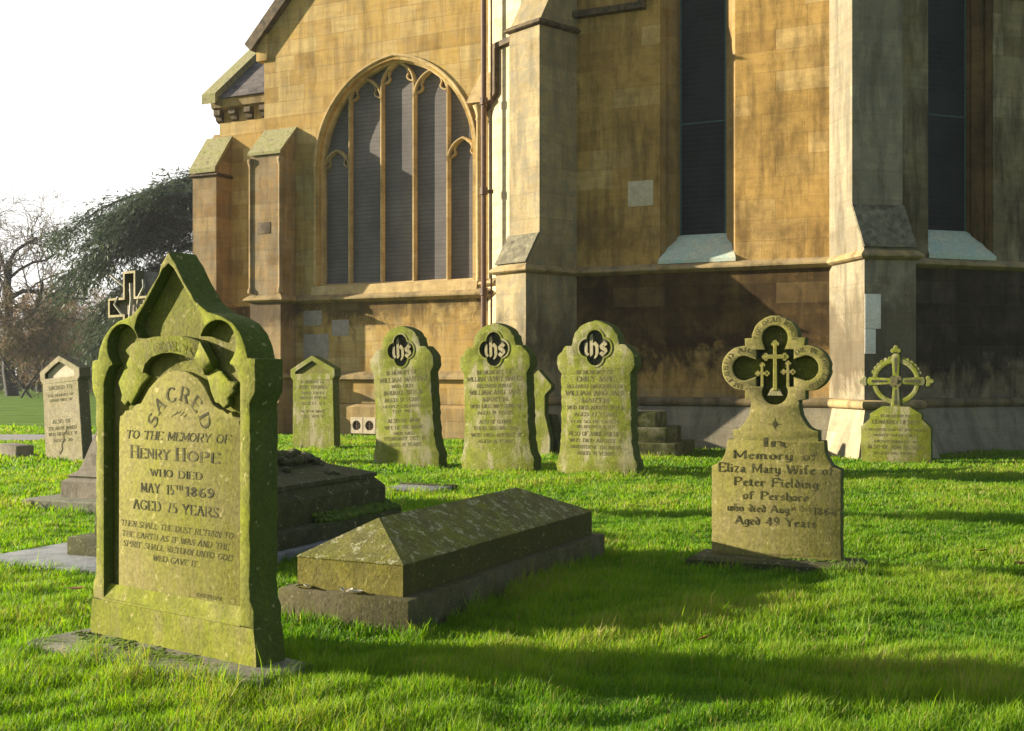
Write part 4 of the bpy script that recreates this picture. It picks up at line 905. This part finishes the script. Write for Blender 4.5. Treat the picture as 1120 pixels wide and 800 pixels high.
bm = bmesh.new(); sweep(bm, cr[1:]+[cr[0]], [(0, .30), (.022, .30), (.022, .385), (0, .385)]); obj('rim', bm, M['pale_rim'] if 'pale_rim' in M else M['pale_grave'], xr, 0)
bm = bmesh.new()
for k in range(6):
    s = (-1)**k; z0 = 1.25+.14*k
    tube(bm, [(s*.03, .36, z0), (s*.12, .31, z0+.10), (s*(.10+.03*k), .29, z0+.19), (s*(.05+.035*k), .30, z0+.26)], [.014, .012, .010, .006], 6)
tube(bm, [(0, .36, 1.0), (.03, .33, 1.3), (-.03, .32, 1.6), (.02, .31, 1.9), (-.02, .33, 2.05)], .014, 6)
obj('carved_vine', bm, M['vine'], xr, 60)
th = R(-16); xr.rotation_euler.z = th; xr.scale = (1.2, 1.15, 1.0); xr.location = (-.10+.475*sin(th), .475-.475*1.15*cos(th), 0)

# --- stepped base by the apse wall
loc = (1.75, 17.45, 0)
t = thing('monument_base', 'three mossy dark stone steps of a lost monument against the apse wall', 'monument base', loc, 22)
clear(loc, 22, -.92, .92, -.62, .6)
for k, (hw, hd, z0, z1) in enumerate(((.92, .62, -.05, .2), (.74, .48, .195, .42), (.55, .34, .415, .65))):
    bm = bmesh.new(); box(bm, -hw, hw, -hd, hd, z0, z1, .025); obj('step', bm, M['mossy_steps'], t)

# --- slab leaning behind the middle round-headed stone
loc = (.32, 17.3, 0)
t = thing('headstone', 'narrow pointed stone mostly hidden behind the middle round-headed headstone', 'headstone', loc, 31, (2, 4))
clear(loc, 31, -.35, .42, 0, .35)
bm = bmesh.new(); slab(bm, [[(-.32, -.1), (.30, -.1), (.28, .25), (.16, .62), (.14, .90), (.24, 1.0), (.24, 1.06), (.0, 1.28), (-.24, 1.06), (-.24, 1.0), (-.16, .9), (-.18, .62), (-.30, .25)]], 0, .12, .01); obj('slab', bm, M['algae_bright'], t)
bm = bmesh.new(); slab(bm, [[(-.36, -.1), (.42, -.1), (.40, .06), (.19, .62), (-.20, .62), (-.36, .06)]], .13, .36, .01); obj('buttress', bm, M['tomb_dark'], t)
# flat ledger sunk in the grass
loc = (-1.02, 11.75, 0)
t = thing('grave_ledger', 'flat grave slab nearly sunk in the lit grass before the row of stones', 'grave slab', loc, 24); clear(loc, 24, -.30, .30, -.24, .3)
bm = bmesh.new(); box(bm, -.3, .3, -.24, .3, -.05, .035, .01); obj('slab', bm, M['ledger'], t)
bm = bmesh.new(); box(bm, -.34, .34, .31, .38, -.05, .05, .01); obj('kerb', bm, M['tomb_dark'], t)

# --- fallen leaves
def leaf(px, py, sz, mat, label, z=.05, group=None, yaw=None, nm='fallen_leaf'):
    bm = bmesh.new(); o = [(-1, 0), (-.55, .38), (0, .5), (.6, .32), (1, 0), (.6, -.32), (0, -.5), (-.55, -.38)]
    top = [bm.verts.new((x, y, .25*abs(y)*1.6+.18*x*x)) for x, y in o]; bot = [bm.verts.new((x, y, .25*abs(y)*1.6+.18*x*x-.03)) for x, y in o]
    mid = bm.verts.new((0, 0, 0)); midb = bm.verts.new((0, 0, -.03))
    for i in range(8):
        j = (i+1) % 8; bm.faces.new((top[i], top[j], mid)); bm.faces.new((bot[j], bot[i], midb)); bm.faces.new((bot[i], bot[j], top[j], top[i]))
    for v in bm.verts: v.co *= sz
    fixn(bm); o = obj(nm, bm, mat, None, 60); o.location = (px, py, z); o.rotation_euler = (random.uniform(-.5, .5), random.uniform(-.3, .3), yaw if yaw is not None else random.uniform(0, 6))
    return tag(o, label, 'leaf', group)
def g_at(px, py): d = 1500/(py-410); return (px-560)/1250*d, d
for px, py, sz, lb in ((771, 711, .045, 'orange brown leaf in the near grass below the four-lobed headstone'), (1075, 611, .05, 'brown curled leaf on the grass at the far right'), (1117, 626, .05, 'tan leaf on the grass cut by the right picture edge'), (83, 655, .05, 'russet leaf beside the dark base slab at the left')):
    x, y = g_at(px, py); leaf(x, y, sz, M['deadleaf'], lb)
for k, (u, v, z) in enumerate(((.045, .03, .16), (.11, .035, .16), (.15, .03, .162), (.36, .03, .162), (.40, .035, .16), (.44, .025, .16))):
    a_ = R(26); leaf(-1.155+u*cos(a_)+v*sin(a_), 5.64-u*sin(a_)+v*cos(a_), .026+.006*(k % 3), M['paleleaf'], 'pale dry leaf lying on the plinth ledge of the low coffin-shaped tomb', z, 'pale dry leaves on the tomb ledge')

# ------------------------------------------------------------------ trees beyond the churchyard
class Tubes:
    def __init__(s): s.v = []; s.f = []
    def seg(s, pts, rads, n=4):
        base = None; ref = None
        for i, p in enumerate(pts):
            t = (pts[min(i+1, len(pts)-1)]-pts[max(i-1, 0)]).normalized()
            ref = t.orthogonal().normalized() if ref is None else (ref-t*ref.dot(t)).normalized()
            b = t.cross(ref); k0 = len(s.v)
            for k in range(n):
                q = p+(ref*cos(2*pi*k/n)+b*sin(2*pi*k/n))*rads[i]; s.v.append(tuple(q))
            if base is not None:
                for k in range(n): s.f.append((base+k, base+(k+1) % n, k0+(k+1) % n, k0+k))
            base = k0
def limb(rng, T, p, d, L, r, droop=0.0, n=5, wob=.18, sides=5, r_end=.45):
    pts = [p.copy()]; rads = [r]; d = d.normalized()
    for i in range(n):
        d = (d+Vector((rng.gauss(0, wob), rng.gauss(0, wob), rng.gauss(0, wob)-droop))).normalized()
        pts.append(pts[-1]+d*L/n); rads.append(r*(1-(1-r_end)*(i+1)/n))
    T.seg(pts, rads, sides); return pts, rads, d
def bare_tree(seed, loc, h, spread, r, label, bark, twig, group=None, levels=4, first=.3, leaf=None, nleaf=0, multi=1, name='bare_tree', up=.35):
    rng = random.Random(seed); trunk = Tubes(); crown = Tubes(); tips = []
    def grow(p, d, L, r, lv):
        tgt = trunk if lv >= levels-1 else crown
        pts, rads, dd = limb(rng, tgt, p, d, L, r, -.02*(lv > 2), 5 if lv > 1 else 3, .16+.05*(levels-lv), 5 if lv >= levels-1 else 3)
        if lv <= 1: tips.extend(pts[1:])
        if lv == 0: return
        for k in range({4: 7, 3: 6, 2: 6, 1: 5}.get(lv, 6)):
            f = rng.uniform(first if lv == levels else .25, 1.0); i = min(int(f*(len(pts)-1)), len(pts)-2)
            q = pts[i].lerp(pts[i+1], f*(len(pts)-1)-i)
            ax = dd.cross(Vector((rng.gauss(0, 1), rng.gauss(0, 1), rng.gauss(0, 1)))).normalized()
            nd = (Matrix.Rotation(rng.uniform(.5, 1.15)*spread, 3, ax) @ dd + Vector((0, 0, up*.5))).normalized()
            grow(q, nd, L*rng.uniform(.5, .72)*(1.1-.35*f if lv == levels else 1), max(rads[i]*rng.uniform(.4, .6), .016), lv-1)
    for m in range(multi):
        grow(Vector((rng.gauss(0, .25)*(multi > 1), rng.gauss(0, .25)*(multi > 1), -.1)), Vector((rng.gauss(0, .06 if multi == 1 else .3), rng.gauss(0, .05 if multi == 1 else .3), 1)), h*.62, r, levels)
    t = thing(name, label, 'tree', loc, group=group)
    pyobj('trunk', trunk.v, trunk.f, bark, t, True)
    if leaf:
        for k in range(nleaf):
            c_ = rng.choice(tips)+Vector((rng.gauss(0, .12), rng.gauss(0, .12), rng.gauss(0, .12)))
            u = Vector((rng.gauss(0, 1), rng.gauss(0, 1), rng.gauss(0, 1))).normalized(); w_ = u.orthogonal().normalized(); s = rng.uniform(.05, .13); b = len(crown.v)
            crown.v += [tuple(c_-u*s), tuple(c_+w_*s*.5), tuple(c_+u*s), tuple(c_-w_*s*.5)]; crown.f.append((b, b+1, b+2, b+3))
    o = pyobj('crown', crown.v, crown.f, twig, t)
    if leaf:
        o.data.materials.append(leaf); n = len(crown.f); mi = [0]*n
        for k in range(n-nleaf, n): mi[k] = 1
        o.data.polygons.foreach_set('material_index', mi)
    return t
def at_d(px, d): return ((px-560)/1250*d, d, 0)
bare_tree(5, at_d(14, 65), 13.0, 1.0, .40, 'tall bare winter tree with a straight dark trunk at the left picture edge', M['bark'], M['twig'], levels=4, first=.42, up=.25)
for k, (px, d, h, r, lb, lf, nl, sd) in enumerate((
        (-40, 72, 9, .25, 'bare brown tree cut by the left picture edge behind the tall trunk', 'brownleaf', 900, 21),
        (48, 78, 8.6, .22, 'bushy russet bare tree right of the tall dark trunk', 'brownleaf', 2200, 22),
        (84, 84, 8.8, .2, 'twiggy brown tree above the leaning pale headstone', 'brownleaf', 1800, 23),
        (122, 74, 8.2, .2, 'twiggy tree behind the stone cross', 'olive', 1600, 24),
        (160, 88, 9.2, .2, 'grey brown tree glimpsed under the cedar boughs', 'brownleaf', 1500, 25),
        (196, 80, 8.8, .2, 'brown tree against the church corner under the cedar', 'brownleaf', 1800, 26),
        (30, 60, 6.0, .06, 'low olive bush below the tall bare tree', 'olive', 2200, 27),
        (66, 95, 9.5, .2, 'faint far tree showing between the russet tree and the cedar', 'brownleaf', 1500, 28))):
    bare_tree(sd, at_d(px, d), h, 1.15, r, lb, M['bark'], M['bark_far'], 'bare trees beyond the churchyard', 4, .12, M[lf], nl, 2)
# the cedar: long drooping boughs with flat sprays
def cedar(loc):
    rng = random.Random(9); T = Tubes(); B = Tubes(); F = []; V = []
    pts, rads, d = limb(rng, T, Vector((0, 0, -.1)), Vector((0, 0, 1)), 12.5, .55, 0, 8, .03, 8, .25)
    def spray(p, dirn, s):
        u = dirn.normalized(); side = Vector((-u.y, u.x, 0)).normalized()
        for k in range(26):
            a = p+u*rng.uniform(-.2, .9)*s+side*rng.gauss(0, .4)*s+Vector((0, 0, rng.gauss(0, .10)*s))
            w_ = (u*rng.gauss(.6, .5)+side*rng.gauss(0, .8)+Vector((0, 0, rng.gauss(-.15, .3)))).normalized(); n_ = w_.cross(Vector((rng.gauss(0, .3), rng.gauss(0, .3), 1))).normalized()
            l_ = rng.uniform(.2, .48)*s; b = len(V)
            V.extend([tuple(a), tuple(a+w_*l_*.5+n_*l_*.10), tuple(a+w_*l_), tuple(a+w_*l_*.5-n_*l_*.10)]); F.append((b, b+1, b+2, b+3))
    boughs = []
    for k in range(30):
        z = rng.uniform(4.2, 11.2); ang = rng.uniform(0, 2*pi); boughs.append((z, ang, rng.uniform(5.0, 7.5)*(1.15-z/22), .07, rng.uniform(.28, .55)))
    for ang, z, L, rise in ((pi*1.00, 8.6, 8.8, .52), (pi*1.06, 8.2, 8.4, .40), (pi*.95, 9.3, 7.0, .42), (pi*1.12, 7.2, 8.6, .42), (pi*.98, 6.0, 8.4, .36), (pi*1.18, 9.0, 6.6, .45), (pi*1.03, 5.0, 7.6, .22), (pi*.90, 7.6, 8.2, .4), (pi*1.0, 9.9, 5.0, .4)):
        boughs.append((z, ang, L*.80, .10, rise))
    for z, ang, L, r, rise in boughs:
        p = Vector((0, 0, z)); dv = Vector((cos(ang), sin(ang), rise)); pts = [p]; rads = [r*1.3]
        n = 10
        for i in range(n):
            dv = (dv+Vector((rng.gauss(0, .06), rng.gauss(0, .06), -.115-rng.uniform(0, .03)))).normalized(); pts.append(pts[-1]+dv*L/n); rads.append(r*1.3*(1-.085*(i+1)))
        T.seg(pts, rads, 5)
        for i in range(2, n+1):
            for k in range(5 if i > 3 else 2):
                q = pts[i]+Vector((rng.gauss(0, .15), rng.gauss(0, .15), 0)); dd = (pts[i]-pts[i-1]).normalized(); side = Vector((-dd.y, dd.x, 0))*rng.choice((-1, 1))
                nd = dd*.55+side*rng.uniform(.5, 1.1)+Vector((0, 0, rng.uniform(-.45, .12)))
                tp, _, _ = limb(rng, B, q, nd, rng.uniform(.7, 1.7), .025, .10, 4, .14, 3)
                for w_ in tp[1:]:
                    if rng.random() < .85: spray(w_, nd, rng.uniform(.6, 1.0))
    t = thing('cedar_tree', 'dark evergreen cedar with long drooping boughs beside the church corner', 'tree', loc)
    pyobj('trunk', T.v, T.f, M['bark'], t, True)
    b = len(B.v); n0 = len(B.f)
    o = pyobj('crown', B.v+V, B.f+[tuple(i+b for i in f) for f in F], M['bark'], t)
    o.data.materials.append(M['cedar']); o.data.polygons.foreach_set('material_index', [0]*n0+[1]*len(F))
cedar(at_d(248, 50))
# long low house far off and a dark hedge
t = thing('far_building', 'long low grey building far off behind the bare trees at the left', 'building', (-52, 120, 0), -8)
bm = bmesh.new(); box(bm, 0, 30, 0, 8, -.5, 3.2); obj('wall', bm, plain_mat('grey_render', (.22, .23, .25), (.3, .31, .33), .6), t)
bm = bmesh.new(); poly_faces(bm, [[(x, -.4, 3.2), (x, 8.4, 3.2), (x, 4, 5.8)] for x in (-.4, 30.4)]); fixn(bm); obj('roof', bm, M['slate'], t, 0)
for k in range(9):
    bm = bmesh.new(); box(bm, 1.4+k*3.2, 2.8+k*3.2, -.06, .1, .9, 2.3, .03); obj('window', bm, plain_mat('pale_frames', (.4, .42, .45), (.55, .57, .6), 2) if k == 0 else bpy.data.materials['pale_frames'], t)
def hedge(x0, x1, y, h, label):
    rng = random.Random(4); V = []; F = []
    for k in range(6500):
        x = rng.uniform(x0, x1); z = rng.random()**.7*h*(.8+.25*sin(x*1.3)+.12*sin(x*3.7)); yy = y+rng.gauss(0, .45); s = rng.uniform(.07, .17)
        u = Vector((rng.gauss(0, 1), rng.gauss(0, 1), rng.gauss(0, 1))).normalized(); w_ = u.orthogonal().normalized(); c_ = Vector((x, yy, z)); b = len(V)
        V += [tuple(c_-u*s), tuple(c_+w_*s*.6), tuple(c_+u*s), tuple(c_-w_*s*.6)]; F.append((b, b+1, b+2, b+3))
    tag(pyobj('hedge', V, F, leaf_mat('hedge_leaves', (.012, .02, .012), (.04, .055, .025), .15)), label, 'hedge')
hedge(-45, -22, 82, 1.7, 'dark clipped hedge along the far edge of the lawn')

# ------------------------------------------------------------------ grass
def wall_y(x):
    """front of the church at x, where the lawn stops"""
    B = 19.38-.466*(x-.86)-.30; D = 17.3+.336*(x-5.25)-.30; A = 21.2-.49*(x+.6)
    return np.where(x < -.9, A, np.where(x < 5.25, B, D))
def grass():
    rng = np.random.default_rng(5); allv = []; allt = []; allc = []; nv = 0
    def zone(d0, d1, dens, hgt, wid, xlim=None, n_seg=2):
        nonlocal nv
        xm = d1*.475+.6; n = int((d1-d0)*2*xm*dens)
        x = rng.uniform(-xm, xm, n); y = rng.uniform(d0, d1, n)
        k = np.abs(x) < y*.462+.5
        if xlim is not None: k &= x < xlim
        k &= y < wall_y(x)+.0
        nearby = np.zeros(n, bool)
        for (ox, oy, a, x0, x1, y0, y1) in KEEP:
            lx = (x-ox)*cos(a)-(y-oy)*sin(a); ly = (x-ox)*sin(a)+(y-oy)*cos(a)
            e = .03*np.sin(x*31+y*17)
            nearby |= (lx > x0-.10) & (lx < x1+.10) & (ly > y0-.10) & (ly < y1+.10)
            k &= ~((lx > x0+e) & (lx < x1+e) & (ly > y0+e) & (ly < y1+e))
        k &= ~((x < -6.3) & (y > 20.55) & (y < 22.6))
        x = x[k]; y = y[k]; nearby = nearby[k]; n = len(x)
        patch = np.sin(x*2.1+1.3*np.sin(y*1.7))*np.sin(y*2.6+1.1*np.sin(x*1.9+2)); tuft = np.sin(x*9+2*np.sin(y*7))*np.sin(y*11+2*np.sin(x*6))
        z = .014*np.sin(x*1.3+.4)*np.cos(y*.9)+.010*np.sin(x*2.9+y*2.1)-.012
        h = hgt*(.70+.22*patch+.34*tuft)*rng.uniform(.55, 1.35, n); tall = rng.random(n) < .015; h = np.where(tall, h*1.6, h); h = np.where(nearby, h*rng.uniform(1.0, 1.75, n), h)
        w = wid*rng.uniform(.7, 1.3, n); ang = rng.uniform(0, 2*pi, n); lean = np.abs(rng.normal(.35, .35, n))*h
        wind = .35*np.sin(x*.8+y*.5)
        dx = np.cos(ang+wind)*lean+.15*h; dy = np.sin(ang+wind)*lean
        fa = rng.uniform(0, pi, n); wx = np.cos(fa)*w/2; wy = np.sin(fa)*w/2
        P = np.stack([np.stack([x-wx, y-wy, z], 1), np.stack([x+wx, y+wy, z], 1),
                      np.stack([x+dx*.4+wx*.8, y+dy*.4+wy*.8, z+h*.6], 1), np.stack([x+dx*.4-wx*.8, y+dy*.4-wy*.8, z+h*.6], 1),
                      np.stack([x+dx, y+dy, z+h*.98], 1)], 1).reshape(-1, 3)
        base = nv+np.arange(n)[:, None]*5
        T = np.concatenate([base+np.array([[0, 1, 2]]), base+np.array([[0, 2, 3]]), base+np.array([[3, 2, 4]])], 1).reshape(-1, 3)
        c = np.clip(np.float64(.5)+.33*patch+.14*tuft+rng.normal(0, .2, n), 0, 1); c = np.where(rng.random(n) < .04, 1.4, c)
        allv.append(P); allt.append(T); allc.append(np.repeat(c, 5)); nv += n*5
    zone(3.2, 5.0, 15000, .062, .0034); zone(5.0, 7.0, 9500, .058, .0045); zone(7.0, 10.0, 5000, .055, .0068); zone(10, 14, 2400, .055, .011)
    zone(14, 23.5, 1000, .055, .017); zone(22.6, 45, 420, .07, .04, -6)
    V = np.concatenate(allv).astype(np.float32); T = np.concatenate(allt).astype(np.int32); C = np.concatenate(allc).astype(np.float32)
    me = bpy.data.meshes.new('grass'); me.vertices.add(len(V)); me.vertices.foreach_set('co', V.ravel())
    me.loops.add(T.size); me.loops.foreach_set('vertex_index', T.ravel()); me.polygons.add(len(T))
    me.polygons.foreach_set('loop_start', np.arange(0, T.size, 3, dtype=np.int32)); me.update(calc_edges=True)
    at = me.attributes.new('tint', 'FLOAT', 'POINT'); at.data.foreach_set('value', C)
    t = NT('grass_blades'); a = t.n('ShaderNodeAttribute', attribute_name='tint').outputs['Fac']
    c = t.ramp(a, [(0, (.055, .152, .005)), (.5, (.134, .255, .009)), (.97, (.235, .33, .022)), (1.0, (.30, .27, .09))])
    t.done(c, .55, spec=.25)
    tl = t.n('ShaderNodeBsdfTranslucent', {'Color': t.mix(1.0, c, (1.15, 1.25, .4), 'MULTIPLY')}); mx = t.n('ShaderNodeMixShader', {0: .52, 1: t.b.outputs[0], 2: tl.outputs[0]}); t.l(mx.outputs[0], t.out.inputs[0])
    me.materials.append(t.m); o = link(bpy.data.objects.new('grass', me)); tag(o, kind='stuff'); print('blades', len(V)//5)
grass()

# ------------------------------------------------------------------ light winter haze in the air
bm = bmesh.new(); box(bm, -410, 410, -70, 410, -1.2, 15.8)
hz = bpy.data.materials.new('haze'); hz.use_nodes = True; ht = hz.node_tree
ht.nodes.remove(ht.nodes['Principled BSDF']); pv = ht.nodes.new('ShaderNodeVolumePrincipled')
pv.inputs['Color'].default_value = (.9, .93, 1, 1); pv.inputs['Density'].default_value = .0004; pv.inputs['Anisotropy'].default_value = .2
ht.links.new(pv.outputs[0], ht.nodes['Material Output'].inputs['Volume'])
tag(obj('haze', bm, hz, None, 0), kind='stuff')
